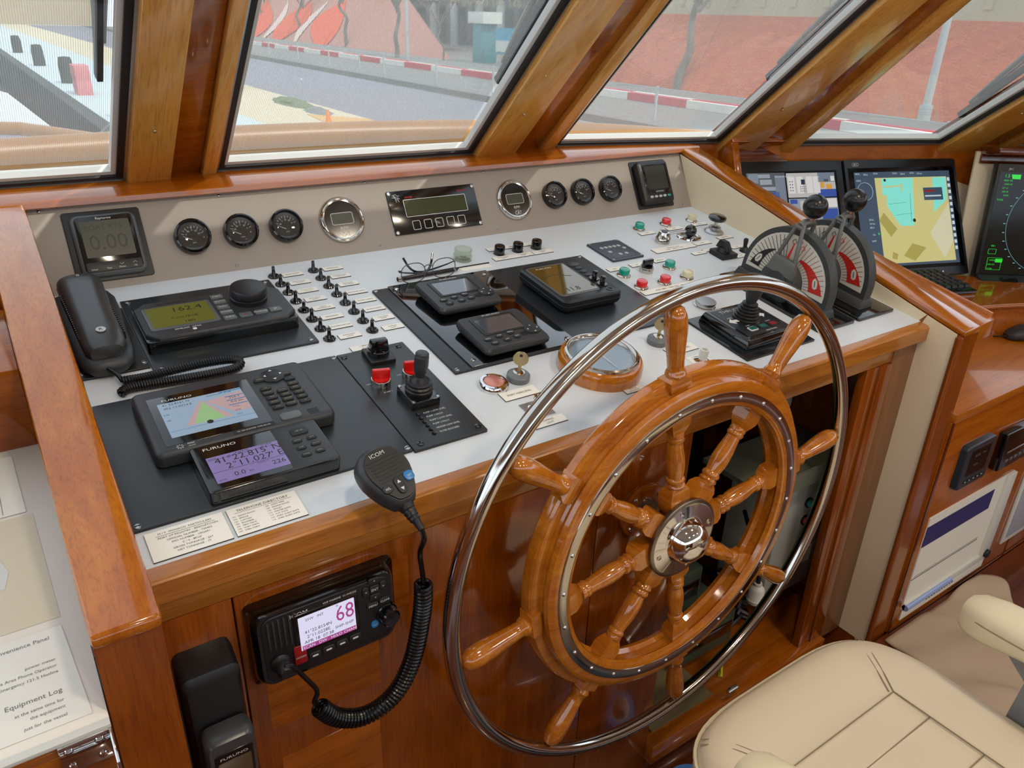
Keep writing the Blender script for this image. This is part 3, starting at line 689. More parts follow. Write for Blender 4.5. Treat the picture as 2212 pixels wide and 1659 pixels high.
b.tube(smooth([(38, -272, 16), (44, -282, 14), (49, -290, 10), (51, -301, 8)]), 3.2, 8)
coil(b, smooth([(51, -301, 8), (81, -303, 8), (120, -305, 12), (159, -306, 14), (191, -309, 14), (203, -313, 13), (206, -322, 11), (196, -330, 9), (163, -329, 8), (114, -326, 8), (77, -322, 8), (52, -320, 8), (43, -328, 6)], 2), 5, 1.9, 96)
b.build('coiled_cord', 'cable', t)

# autopilot
t = thing('autopilot_unit', 'black autopilot control unit with an olive display and a big round knob', 'autopilot', Md(211, 186, 4))
def cham(w, h, c): return [(-w/2+c, -h/2), (w/2-c, -h/2), (w/2, -h/2+c), (w/2, h/2-c), (w/2-c, h/2), (-w/2+c, h/2), (-w/2, h/2-c), (-w/2, -h/2+c)]
b = MB(); b.rr(0, 0, 226, 112, 6, 0, 20, 1); b.build('case', 'blackgloss', t)
for x in (-104, 104):
    for y in (-48, 48):
        b = MB(); b.M = Matrix.Translation((x, y, 20)); b.lathe([(5, 0), (5, .6), (3, .6), (3, -1), (0, -1)], n=16); b.build('lug', 'black', t)
b = MB(); b.stack([[(x, y, z) for x, y in cham(w, h, 17)] for w, h, z in ((224, 112, 20), (224, 112, 24), (221, 109, 26))]); b.text('SIMRAD', 7, -60, 46, 26.3, 1, wx=1.4); b.text('SIMRAD  AP50', 5.5, -52, -39, 26.3, 2, wx=1.1)
b.cyl(-44, -46, 26, 26.6, 3, m=2); b.build('front_panel', ['charcoal', 'ink', 'ink_white'], t)
b = MB(); b.rr(-52, 1, 100, 72, 5, 25.5, 27.2, .8); b.build('display_surround', 'charcoal_silver', t)
b = MB(); b.rr(-52, 2, 90, 62, 2, 27, 27.6); b.text('162.4', 19, -38, 19, 27.8, 1, al='c', wx=1.1); b.text('COURSE', 8, -48, -7, 27.8, 1, wx=1.3); b.text('180', 9, -44, -22, 27.8, 1, wx=1.2); b.build('lcd_screen', ['lcd_green', 'lcd_seg'], t)
b = MB(); b.lathe([(29, 26), (29, 33), (27.5, 34), (27.5, 36), (29, 37), (29, 46), (27, 49), (22, 50), (0, 50.5)], 56, 17, 48); b.build('course_knob', 'black', t)
for k, (s_, x, y) in enumerate((('STBY', 12, 40), ('AUTO', 12, 22), ('NAV', 12, 4), ('WORK', 12, -14), ('INFO', 12, -32), ('<', 36, -32), ('DODGE', 60, -31), ('>', 83, -30))):
    b = MB(); b.rr(x, y, 19, 13.5, 2, 26, 28, .6); b.text(s_, 6 if len(s_) > 1 else 11, x, y, 28.2, 1 if s_ != '<' else 2); b.build('key', ['greykey', 'ink_white', 'red'], t)

# twin compass displays
def compdisp(v, lb, foot, keys):
    t = thing('compass_display', lb, 'display', Md(610, v, 7))
    L = []
    for w, h, yo, z in ((104, 84, 0, 0), (120, 98, 0, 5), (126, 103, 0, 11), (126, 103, 0, 15), (121, 99, 1, 19)):
        L.append([(x, y, z + (y*.03 if z > 10 else 0)) for x, y in rrect(0, yo, w, h, 9)])
    b = MB(); b.stack(L); b.build('case', 'charcoal', t)
    fr = Matrix.Translation((0, 0, 19.2)) @ Rx(1.7)
    b = MB(); b.M = fr; b.rr(0, 16, 84, 55, 3, -.5, 1, .6); b.text('FURUNO', 5.4, 4, 45.6, .6, 1, wx=1.6); b.text(foot, 4.3, -4, -46.5, .5, 2); b.build('display_surround', ['black', 'ink_white', 'ink_grey'], t)
    b = MB(); b.M = fr; b.rr(0, 14, 72, 44, 2, .6, 1.3); b.build('lcd_screen', 'lcd_mirror', t)
    for s_, x, y in keys:
        b = MB(); b.M = fr @ Matrix.Translation((x, y, 0)) @ Matrix.Diagonal((1.45, 1, 1, 1)); b.cyl(0, 0, 0, 1.8, 5.2, b=1, n=20); b.text(s_, 3.6, 0, 0, 2, 1, wx=.8); b.build('key', ['key', 'ink_white'], t)
    b = MB(); b.M = fr @ Matrix.Translation((45, -20, 0)) @ Matrix.Diagonal((1.15, 1, 1, 1)); b.cyl(0, 0, 0, 2.2, 13, b=1.2)
    for a in range(4): b.M = fr @ Matrix.Translation((45, -20, 2.3)) @ Rz(90*a); b.flat([(8.2, -2), (8.2, 2), (11, 0)], 0, 1)
    b.build('arrow_pad', ['key', 'ink_white'], t)
    b = MB(); b.M = fr
    for k in range(4): b.box(19+3.2*k, 20.6+3.2*k, -32+1.5*abs(k-1.5), -20-1.5*abs(k-1.5), 0, .8)
    b.build('speaker_slots', 'ink', t)
compdisp(254, 'small compass display nearest the spectacles, unlit grey screen', 'HUB  PG-700', (('BRILL', -43, -22), ('DISP', -20, -19), ('MENU', 3, -16), ('O', -38, -35), ('LIST', -13, -33), ('ENT', 8, -30)))
compdisp(399, 'small compass display in front, nearer the wooden rudder indicator', 'SATELLITE COMPASS DISPLAY SC-70', (('BRILL', -43, -22), ('DISP', -20, -19), ('MENU', 3, -16), ('ACK', -38, -35), ('LIST', -13, -33), ('ENT', 8, -30)))
# echo sounder
t = thing('echo_sounder', 'thick black echo sounder display with an amber screen beside the compass displays', 'display', Md(830, 294, 4))
b = MB(); b.stack([[(x, y, z) for x, y in rrect(0, 0, w, h, r)] for w, h, r, z in ((122, 140, 12, 0), (136, 152, 14, 6), (140, 156, 14, 14), (140, 156, 14, 15.5), (138, 154, 14, 16), (138, 154, 14, 24), (130, 146, 12, 27))]); b.build('case', 'black', t)
b = MB(); b.rr(-15, 5, 92, 122, 8, 26, 28, 1); b.build('display_surround', 'charcoal_silver', t)
b = MB(); b.rr(-15, 5, 84, 112, 3, 27.6, 28.3); b.text('FURUNO', 6, -24, 54, 28.5, 1, wx=1.5); b.text('11.8', 19, -20, -36, 28.5, 2); b.tube([(-48, 20, 28.4), (-20, 24, 28.4), (10, 10, 28.4)], .5, 5, m=2); b.build('lcd_screen', ['lcd_amber_mirror', 'ink_white', 'lcd_seg'], t)
for k in range(4):
    b = MB(); b.M = Matrix.Translation((47, 52-16*k, 26.5)) @ Matrix.Diagonal((1.5, 1, 1, 1)); b.cyl(0, 0, 0, 2, 5.6 if k else 9, b=1, n=20); b.build('key', 'charcoal', t)
for y in (-14, -38):
    b = MB(); b.M = Matrix.Translation((47, y, 27)); b.cyl(0, 0, 0, 1.5, 10); b.cyl(0, 0, 1, 16, 5, b=.8, n=16); b.build('knob', 'blackgloss', t)
b = MB(); b.M = Matrix.Translation((48, -60, 26.8)); outline(b, 0, 0, 13, 11, 5, .6, 1.3); b.build('key_ring', 'blackgloss', t)
# chart plotter and GPS
t = thing('chart_plotter', 'large dark chart plotter with keypad and pale blue screen at the front left', 'plotter', Md(161, 436, 4))
b = MB(); b.rr(0, 0, 226, 143, 10, 0, 22, 7, bot=3); b.build('case', 'charcoal', t)
b = MB(); b.rr(-33, -5, 130, 108, 2, 21, 22.5, .6); b.text('FURUNO', 6.2, -62, 38, 22.8, 1, wx=1.5); b.build('display_surround', ['blackgloss', 'ink_white'], t)
b = MB(); b.rr(-35, -6, 105, 76, 1, 22, 22.9)
b.flat([(-37, 22), (-66, -27), (-8, -27)], 23.0, 3); b.flat([(-36, 18), (-56, -27), (-18, -27)], 23.05, 1); b.flat([(10, 24), (17, 24), (17, -20), (-4, -20), (-32, 16)], 23.0, 3); b.cyl(-38, -29, 23, 23.1, 4, m=2)
for y in (30, 17, 8, -3): b.flat([(-11 if y > 20 else -7, y), (17, y), (17, y-1.6), (-11 if y > 20 else -7, y-1.6)], 23.1, 4)
b.flat([(-87, -32), (17, -32), (17, -32.6), (-87, -32.6)], 23.1, 4)
for s_, x, y, z in (("41 22.8161 N", -66, 27, 6), ("002 11.0214 E", -65, 19, 6), ('226.1', 4, 13, 6.5), ('0.0 kn', 5, 3, 6.5), ('0.25', -82, 5, 4), ('180', -82, -8, 4), ('TTG', 0, -9, 4), ('XTE', 0, -18, 4), ('DST', 0, -27, 4), ('WAYPOINT  07:38', -12, 27, 4)): b.text(s_, z, x, y, 23.15, 2)
b.build('screen', ['lcd_blue', 'lcd_chartgreen', 'lcd_seg', 'lcd_chartpink', 'blue'], t)
b = MB(); b.text('0500', 4.5, -70, -66.5, 20.6); b.text('2020', 4.5, -70, -71, 19.4) if 0 else None
for k in range(8): b.M = Matrix.Translation((-83, -63, 21.7)) @ Rz(45*k); b.tube([(2.2, 0, 0), (4.4, 0, 0)], .5, 5)
b.M = Matrix.Identity(4); b.text('0560', 4.2, -70, -61, 22.2); b.text('2020', 4.2, -70, -65, 21.9); b.build('wheel_mark', 'ink_white', t)
b = MB(); b.rr(6, -62.5, 52, 6.5, .5, 21.6, 22.2); b.text('CE  GPS PLOTTER  TYPE GP-170', 3, 6, -62.5, 22.3, 1, wx=1); b.build('rating_label', ['ink', 'ink_white'], t)
b = MB(); b.M = Matrix.Translation((66, 42, 21.5)); b.lathe([(17, 0), (17, 2.2), (15, 3.4), (0, 3.8)], n=8)
for a in range(4): b.M = Matrix.Translation((66, 42, 25.2)) @ Rz(90*a); b.flat([(9.5, -2.6), (9.5, 2.6), (13, 0)], 0, 1)
b.build('arrow_pad', ['key', 'ink_white'], t)
for s_, u, v in (('MENU', 208, 391), ('NU/CU', 246, 388), ('LIST', 209, 414), ('DISPLAY', 209, 425), ('MOB', 210, 437), ('ZOOM', 209, 449), ('ACK', 210, 461), ('ROUTE', 228, 426), ('MARK', 229, 437), ('CENTER', 228, 448), ('CURSOR', 228, 460), ('(', 247, 402), ('GO TO', 247, 415), ('PLOT', 246, 426), ('ZOOM', 247, 438), ('BRILL', 247, 449), ('O', 247, 461)):
    b = MB(); b.rr(u-162, 429-v, 15, 8, 2.4, 21.5, 24.4, .8, n=3); b.text(s_, 3.2, u-162, 429-v, 24.6, 1, wx=.9); b.build('key', ['key', 'ink_gold'], t)
b = MB(); b.rr(216-162+2, 429-485, 27, 15, 5, 21.5, 24, .9); b.build('card_cover', 'greykey', t)
b = MB(); [b.box(248-162-7, 248-162+7, 429-480-3.4*k, 429-481.4-3.4*k, 21.9, 22.3) for k in range(4)]; b.build('speaker_slots', 'ink', t)
t = thing('gps_navigator', 'black GPS navigator with a violet screen in front of the chart plotter', 'GPS', Md(164, 549, 4))
b = MB(); b.rr(0, 0, 157, 92, 5, 0, 19, 2, bot=2); b.build('case', 'blackgloss', t)
b = MB(); b.rr(48, 0, 57, 86, 3, 18.5, 19.4, .4); b.build('keypad', 'charcoal', t)
b = MB(); b.rr(-28, 0, 96, 86, 3, 18.5, 19.5, .4); b.text('FURUNO', 7, -45, 34, 19.7, 1, wx=1.4); b.build('display_glass', ['blackgloss', 'ink_white'], t)
b = MB(); b.rr(-23, -8, 86, 50, .5, 19.2, 19.9); b.text("41\u00b022.815' N", 15, -19, 7, 20.1, 1); b.text("2\u00b011.027' E", 15, -14, -6, 20.1, 1); b.text('0.0', 11, -38, -24, 20.1, 1); b.text('kn', 5, -25, -25, 20.1, 1); b.text('226', 11, 9, -22, 20.1, 1)
for s_, x, y in (('WGS', -60, 13), ('18/APR/22', -25, 14), ('07:38:01', 6, 15), ('SOG', -59, -29), ('COG T', -8, -16)): b.text(s_, 4.2, x, y, 20.1, 1)
b.flat([(-66, -13), (20, -13), (20, -13.6), (-66, -13.6)], 20.05, 1); b.flat([(-66, 11), (20, 11), (20, 10.5), (-66, 10.5)], 20.05, 1); b.build('screen', ['lcd_violet', 'lcd_seg'], t)
for s_, u, v, w in (('GP-39', 216, 522, 22), ('MENU', 207, 540, 13), ('ENT', 226, 540, 13), ('DISP', 207, 555, 13), ('GOTO', 226, 554, 13), ('MARK', 208, 570, 13), ('BRILL', 226, 569, 13)):
    b = MB(); b.rr(u-165, 546-v, w, 14 if w > 20 else 7.5, 3.5, 19, 21, .8, n=4); b.text(s_, 4 if w > 20 else 3, u-165, 546-v, 21.2, 1); b.build('key', ['key', 'ink_grey2'], t)
# ================================================================== SMALL FITTINGS ON THE DESK
def tog_proto(name, rz, big=1):
    t = thing(name, '', 'switch', W0)
    b = MB(); b.lathe([(10, 0), (10, 2.2), (8.5, 4), (6, 3.4), (5, 2.4), (0, 2.4)], n=24); b.build('collar', 'blackgloss', t)
    b = MB(); b.M = Rx(-14) if rz >= 0 else Rx(14); b.lathe([(4.4, 1), (3.6, 6), (2.8, 13), (2.8, 18), (1.9, 19.6), (0, 20)], n=12); b.build('lever', 'blackgloss', t)
    return t
TG = tog_proto('toggle_switch', 1); TG2 = tog_proto('toggle_switch', -1); used = set()
def toggle(u, v, lb, flip=0):
    p = TG2 if flip else TG; mw = Md(u, v, 0, -12 if not flip else -20)
    if p in used: return dup(p, mw, lb, 'toggle switches in two columns')
    used.add(p); p.matrix_world = mw; p['label'] = lb; p['group'] = 'toggle switches in two columns'; return p
def tagp(u, v, w, l, lines, lb, size=5, ink='ink', rz=0, h=0, name='nameplate', cat='nameplate', group='cream engraved nameplates'):
    t = thing(name, lb, cat, Md(u, v, h, rz), group)
    b = MB(); b.box(-w/2, w/2, -l/2, l/2, 0, 1.3, m=0); b.box(-w/2+.2, w/2-.2, -l/2+.2, l/2-.2, 1.3, 1.9, m=1); b.build('plate', ['tag_edge', 'tag'], t)
    if lines:
        b = MB(); n = len(lines)
        for i, s_ in enumerate(lines): b.text(s_, size, 0, ((n-1)/2-i)*size*1.25, 2.05, 0, wx=.9)
        b.build('lettering', ink, t)
    return t
LL = [(['BOW LIGHT'], 0), (['SEARCHLIGHT', 'AT MAST'], 0), (['FLOODLIGHTS', 'ON MAST'], 1), (['BOAT DECK', 'RIGHT'], 0), (['LIGHTS', 'UNDERWATER'], 0), (['SPREADERS'], 0), (['STATEROOM A,B'], 0), (['INSTRUMENT', 'LIGHTS'], 0)]
RL = [(['FORELIGHT'], 0), (['ANCHOR LIGHT', 'FORWARD'], 0), (['DECK LIGHT', 'AFTERDECK'], 0), (['ANCHOR LIGHT'], 0), (['STACK LIGHTS'], 0), (['SEARCHLIGHT'], 0), (['PORT DECK', 'NIGHT'], 0), (['COMPASS', 'LIGHT'], 0)]
ordn = ['rearmost', 'second from the back', 'third from the back', 'fourth from the back', 'fifth from the back', 'third from the front', 'second from the front', 'foremost']
for col, (L, u0, du) in enumerate(((LL, 350, 33.5), (RL, 424, 36))):
    cn = 'left' if col == 0 else 'right'
    for i, (ln, gold) in enumerate(L):
        v = 45.5+34.5*i; u = u0 + .7*i
        toggle(u, v, 'black toggle switch, %s in the %s column' % (ordn[i], cn), flip=(col == 0 and i == 4))
        tagp(u+du+(.3 if col else 0), v+2, 37, 14.5, ln, 'cream nameplate reading %s, %s in the %s column' % (' '.join(ln), ordn[i], cn), 5 if len(ln) == 1 else 3.9, 'ink_gold' if gold else 'ink')
tagp(397, 331, 50, 15, ['1. BRIDGE', '2. LAZ.'], 'cream nameplate reading 1 BRIDGE 2 LAZ behind the large black selector', 5)
t = tagp(52, 628, 83, 46, [], 'cream ship particulars plaque reading M/Y MONACO PARTICULARS at the front left corner', name='plaque', cat='plaque', group='engraved plaques at the desk edge')
b = MB(); b.text('M / Y  MONACO  PARTICULARS', 4.0, 0, 17, 2.05); b.flat([(-31, 13.8), (31, 13.8), (31, 13.3), (-31, 13.3)], 2.05)
for k, s_ in enumerate(('PORT OF REGISTRY - BRIDGETOWN', 'OFFICIAL NUMBER - 725453', 'IMO NUMBER - 1002691', 'C / S - 8POP', 'GROSS TONNAGE - 257', 'NEY TONNAGE - 77')): b.text(s_, 3.9, 2, 10-5.1*k, 2.05)
b.build('lettering', 'ink', t)
t = tagp(138, 628, 81, 46, [], 'cream TELEPHONE DIRECTORY plaque beside the ship particulars plaque', name='plaque', cat='plaque', group='engraved plaques at the desk edge')
b = MB(); b.text('TELEPHONE DIRECTORY', 5.4, 0, 17, 2.05); b.flat([(-33, 13.4), (33, 13.4), (33, 13), (-33, 13)], 2.05)
for k, s_ in enumerate(('101   RADIO ROOM', '102   BRIDGE', '103   CAPTAIN', '104   ENGINEER', '105   FIRST MATE', '106   PORT CREW', '107   STBD CREW')): b.text(s_, 3.0, -37, 8-4.2*k, 2.05, al='l')
for k, s_ in enumerate(('108   CREW MESS', '109   ENGINE ROOM', '110   GALLEY', '113   MASTER SUITE', '114   V.I.P. SUITE', '115   PORT GUEST SUITE', '116   STBD GUEST SUITE')): b.text(s_, 3.0, 1, 10-4.2*k, 2.05, al='l')
b.build('lettering', 'ink', t)
# dimmer knobs
tagp(852, 70, 126, 15, ['DIMMERS'], 'long cream nameplate behind the three black dimmer knobs', 5)
for k, (u, s_) in enumerate(((801, ['BRIDGE CEILING', 'LIGHTS']), (849, ['INSTRUMENTS', 'DIMMER']), (899, ['OVERHEAD', 'LIGHTS']))):
    tagp(u, 114, 48.5, 16, s_, 'cream nameplate in front of the %s black dimmer knob' % ('left', 'middle', 'right')[k], 4)
DK = None
for k, u in enumerate((804, 850, 898)):
    lb = '%s of the three black dimmer knobs' % ('leftmost', 'middle', 'rightmost')[k]
    if DK is None:
        DK = thing('rotary_dimmer', lb, 'knob', Md(u, 92), 'black dimmer knobs'); b = MB(); b.lathe([(11, 0), (11, 17), (10, 19), (6, 19.6), (0, 19.8)], n=32); b.build('cap', 'blackgloss', DK)
        b = MB(); b.cyl(0, 0, -1, .8, 12.5, n=24); b.build('washer', 'steel_br', DK)
    else: dup(DK, Md(u, 92), lb)
# glass jar, spectacles, pen, bare slot plates
t = thing('glass_jar', 'small empty clear glass jar near the back of the desk', 'jar', Md(716, 92))
b = MB(); b.lathe([(0, 0), (17, 0), (19, 2), (19, 12), (16, 16), (18, 20), (18, 24), (16, 24), (15.5, 17), (16.5, 12), (16.5, 5), (0, 4)], n=36); b.build('glass', 'clearglass', t)
t = thing('pen', 'slim black and silver pen lying behind the compass displays', 'pen', Md(616, 135, 4.2, 1.5))
b = MB(); b.M = Ry(90); b.lathe([(0, -66), (2.6, -65), (4, -60), (4, 58), (3, 63), (1.2, 66), (0, 67)], n=16); b.build('barrel', 'pen_black', t)
b = MB(); b.M = Ry(90); b.lathe([(4.3, -66), (4.3, -58), (4.1, -58), (4.1, -66)], n=16, closed=True); b.lathe([(4.3, 54), (4.3, 58), (4.1, 58), (4.1, 54)], n=16, closed=True); b.build('silver_rings', 'steel', t)
t = thing('document_slot', 'thin pale strip with a black lip lying right of the pen', 'strip', Md(722, 132))
b = MB(); b.box(-34, 34, -8, 6, 0, 1); b.build('strip', 'tag', t); b = MB(); b.box(-38, 36, 6, 7.5, 0, 3); b.build('lip', 'black', t)
t = thing('spectacles', 'thin wire rimmed spectacles lying folded on the pen', 'spectacles', Md(608, 143, 0, 2))
rim = lambda cx: [(cx+25*math.copysign(abs(cos(a))**.8, cos(a)), 2+0*a, 20+18*math.copysign(abs(sin(a))**.8, sin(a))) for a in [2*pi*i/40 for i in range(40)]]
TI = Matrix.Translation((0, -12, 0)) @ Rx(-14)
for cx in (-33, 33):
    b = MB(); b.M = TI; b.tube(rim(cx), .9, 6, closed=True); b.build('rim', 'wire', t)
    b = MB(); b.M = TI; b.quad([(x, y, z) for x, y, z in rim(cx)]); b.build('lens', 'clear', t)
b = MB(); b.M = TI; b.tube([(-9, 2, 26), (-5, 3, 30), (5, 3, 30), (9, 2, 26)], 1, 6); b.tube([(-8, 2, 24), (-5, -4, 18)], .6, 5); b.tube([(8, 2, 24), (5, -4, 18)], .6, 5); b.build('bridge', 'wire', t)
for sx in (-1, 1):
    b = MB(); b.M = TI; P = smooth([(sx*58, 2, 27), (sx*60, 10, 27), (sx*52, 22, 20), (sx*10, 26+3*sx, 12), (-sx*10, 28+3*sx, 12), (-sx*24, 34, 22), (-sx*32, 40, 42)], 2)
    b.tube(P, [1 + 1.3*min(1, max(0, (i/len(P)-.25)*3)) for i in range(len(P))], 8); b.build('temple', 'blackgloss', t)
# alarm membrane panel
t = thing('fire_pump_panel', 'small dark blue grey membrane panel with white round buttons behind the push buttons', 'control panel', Md(1060, 163))
b = MB(); b.rr(0, 0, 89, 92, 3, 0, 4, 1); b.build('plate', 'panel_blue', t)
b = MB(); outline(b, 0, 0, 72, 76, 4, 4.1, .6); outline(b, 2, -14, 62, 44, 4, 4.1, .6); b.text('WINDLASS CONTROL', 4, 0, 27, 4.4); b.build('lettering', 'ink_grey', t)
for x, y in ((-26, 16), (-14, 16), (-2, 16), (10, 16), (22, 16), (-20, -6), (27, 2), (-4, -22), (13, -22)):
    b = MB(); b.M = Matrix.Translation((x, y, 4)); b.cyl(0, 0, 0, .7, 4.6, n=20); b.build('button', 'greylight', t)
for x in (-39, 39):
    for y in (-41, 41): b = MB(); b.M = Matrix.Translation((x, y, 4)); b.cyl(0, 0, 0, .8, 2.4, n=12); b.build('screw', 'steel_br', t)
# illuminated push buttons
PBS = {}
def pb(u, v, col, lb):
    if col not in PBS:
        t = thing('push_button', lb, 'push button', Md(u, v), 'illuminated push buttons'); PBS[col] = t
        b = MB(); b.lathe([(14.5, 0), (14.5, 2), (12.5, 4.5), (11, 5), (10, 5)], n=32, m=0); b.build('chrome_collar', 'steel', t)
        b = MB(); b.lathe([(11, 4), (11, 14), (10, 15.5), (6, 16.3), (0, 16.6)], n=32); b.build('lens_cap', col, t); return t
    return dup(PBS[col], Md(u, v), lb)
pb(1205, 79, 'green_lens', 'rear green push button by the panel'); pb(1293, 77, 'red_lens', 'rear red push button behind the crank handle'); pb(1381, 77, 'cream_lens', 'rear cream push button near the right side wall')
pb(994, 268, 'green_lens', 'green push button left of the black rotary selector'); pb(1120, 271, 'green_lens', 'green push button right of the black rotary selector')
pb(992, 324, 'red_lens', 'red push button nearest the echo sounder'); pb(1055, 325, 'red_lens', 'red push button in front of the black rotary selector'); pb(1121, 323, 'cream_lens', 'cream push button in the front row beside the red one')
t = rotary(1056, 268, 0, 'black grip rotary selector among the front push buttons', 'blackgloss', 'steel', 0)
for u, v, w, l, s_, lb in ((1206, 106, 46, 14.5, 'START', 'cream nameplate in front of the rear green push button'), (1295, 104, 46, 14.5, 'STOP', 'cream nameplate in front of the rear red push button'), (1383, 102, 45, 14, 'LAMP TEST', 'cream nameplate in front of the rear cream push button'),
    (1298, 195, 50, 15, 'HORN', 'cream nameplate joined to the right of the WINDOW WIPER nameplate'), (1383, 187, 47, 14.5, 'EMERGENCY', 'cream nameplate in front of the mushroom pull knob'), (1246, 236, 40, 13, 'FORE', 'cream nameplate left of the black cam switch'), (1366, 240, 36, 13, 'ON', 'cream nameplate behind the single black toggle near the side wall'), (1334, 282, 34, 14, 'OFF', 'cream nameplate at the front right corner of the cam switch'), (1284, 231, 36, 12, 'AFT', 'cream nameplate tucked behind the black cam switch'),
    (995, 238, 36, 15, 'START', 'cream nameplate behind the left front green push button'), (1057, 237, 35, 15, 'SEL', 'cream nameplate behind the black rotary selector'), (1125, 236, 38, 15, 'GENERATOR', 'cream nameplate behind the right front green push button')):
    tagp(u, v, w, l, [s_], lb, 4.2)
tagp(1208, 195, 125, 22, ['WINDOW WIPER', 'PORT    BRIDGE    STBD'], 'large cream nameplate reading WINDOW WIPER in front of the chrome crank', 5.5)
tagp(1048, 348, 148, 17, ['PORT GEN      STBD GEN     IN'], 'long cream nameplate reading PORT GEN STBD GEN partly behind the wheel ring', 6.2)
t = thing('wiper_crank', 'chrome crank handle with a black ball knob', 'crank', Md(1207, 157))
b = MB(); b.lathe([(17, 0), (17, 11), (15.5, 13), (13, 22), (12, 25), (0, 26)], n=32); b.build('hub', 'steel', t); b = MB(); b.cyl(0, 0, 25.8, 26.4, 7); b.build('cap_badge', 'panel_blue', t)
b = MB(); b.tube([(10, 2, 17), (40, 4, 17), (80, 1, 16)], [4.5, 4, 3.6], 12); b.build('arm', 'chrome', t); b = MB(); b.sphere(86, 0, 16, 14.5, n=28); b.build('ball', 'blackgloss', t)
t = thing('chrome_ring_plate', 'oval chrome ring plate under the ball of the crank handle', 'plate', Md(1294, 156, 0, -20))
b = MB(); b.M = Matrix.Diagonal((1.35, 1, 1, 1)); b.lathe([(15, 0), (23, 0), (22, 3), (18, 4.5), (15, 3)], n=40, closed=True); b.build('ring', 'chrome', t); b = MB(); b.M = Matrix.Diagonal((1.35, 1, 1, 1)); b.cyl(0, 0, 0, 1.2, 15.5); b.build('dish', 'steel_br', t)
t = thing('pull_control', 'black mushroom pull knob on a steel base near the right side wall', 'knob', Md(1382, 152))
b = MB(); b.lathe([(23, 0), (23, 3), (19, 7), (15, 9), (14, 15), (9, 17), (0, 17)], n=36); b.build('base', 'steel_br', t); b = MB(); b.cyl(0, 0, 16, 32, 4.5); b.build('stem', 'steel', t)
b = MB(); b.lathe([(8, 30), (19, 31), (22, 35), (22, 39), (18, 42), (0, 43)], n=10); b.build('knob', 'blackgloss', t)
t = thing('cam_switch', 'black cam switch with a pointed grip on a square base', 'switch', Md(1294, 264, 0, -3))
b = MB(); b.rr(0, 0, 46, 45, 2, 0, 11, 1); b.build('base', 'black', t); b = MB(); b.cyl(0, 2, 11, 20, 16, 13)
b.hexa([(-9, -18, 15), (9, -18, 15), (8, 22, 15), (-8, 22, 15)], [(-6, -4, 34), (6, -4, 34), (6, 16, 34), (-6, 16, 34)], b=2); b.build('grip', 'black', t)
t = thing('deck_toggle', 'single fat black toggle beside the control lever nearest the wheel', 'switch', Md(1366, 264, 0, 10))
b = MB(); b.lathe([(12, 0), (11, 4), (7, 8), (5, 11), (0, 11)], n=24); b.build('collar', 'black', t); b = MB(); b.M = Ry(8) @ Rx(-12); b.lathe([(4, 6), (4.4, 14), (5.6, 24), (5, 29), (0, 31)], n=16); b.build('lever', 'black', t)
t = thing('flush_button', 'flat round brushed steel push button left of the thruster joystick', 'push button', Md(1060, 434))
b = MB(); b.lathe([(21, 0), (21, 2), (19, 3), (19, 6)], n=40); b.build('collar', 'steel', t); b = MB(); b.lathe([(20, 6), (20.5, 11), (20, 12), (0, 12.3)], n=40); b.build('cap', 'steel_br', t)
# front row: start buttons, keys, labels
t = thing('start_button', 'faded red start button in a chrome ring beside the left key switch', 'push button', Md(525, 507))
b = MB(); b.lathe([(15, 0), (24, 0), (23.5, 5), (21, 9), (17, 9.5), (15.5, 7), (15, 7)], closed=True, n=48); b.build('chrome_ring', 'chrome', t); b = MB(); b.lathe([(15.3, 2), (15.3, 9), (14, 10), (0, 10)], n=40); b.build('button', 'pink', t)
def keysw(u, v, lb, rz):
    t = thing('key_switch', lb, 'key switch', Md(u, v), 'key switches')
    b = MB(); b.lathe([(18, 0), (18.5, 3), (18, 9), (14, 12), (9, 12.5)], n=40); b.build('collar', 'greymetal', t); b = MB(); b.cyl(0, 0, 5, 14, 9.6, b=1); b.build('lock_barrel', 'steel', t)
    k = thing('key', lb.replace('key switch', 'key standing in the switch') if 0 else ('flat nickel key standing in the %s key switch' % ('left' if u < 700 else 'right')), 'key', Md(u, v, 12, rz))
    b = MB(); b.M = Rx(90); b.prism([(-2.6, -2), (2.6, -2), (2.6, 14), (4, 15), (-4, 15), (-2.6, 14)], -1.1, 1.1)
    b.stack([[(x, y, z) for x, y in circ(0, 25, 12, 28)] for z in (-1.2, 1.2)]); b.build('blade', 'brass', k)
    b = MB(); b.M = Rx(90); b.cyl(0, 31, -1.35, 1.35, 2.6, n=14); b.build('hole', 'ink', k)
keysw(571, 506, 'grey key switch behind the PORT MAIN ENG nameplate', -38); keysw(866, 506, 'grey key switch behind the STBD MAIN ENG nameplate', -38)
tagp(550, 541, 63, 22, ['PORT MAIN ENG.'], 'cream nameplate reading PORT MAIN ENG in front of the left key switch', 6.2)
tagp(891, 541, 66, 22, ['STBD MAIN ENG.'], 'cream nameplate in front of the right key switch, half behind a wheel handle', 6.2)
tagp(549, 619, 57, 17, ['COMPASS', 'LIGHT'], 'cream nameplate reading COMPASS LIGHT at the front edge', 5)
tagp(723, 606, 36, 12, ['RUDDER', 'INDICATOR'], 'small cream nameplate reading RUDDER INDICATOR in front of the wooden disc', 4.2, 'ink_gold')
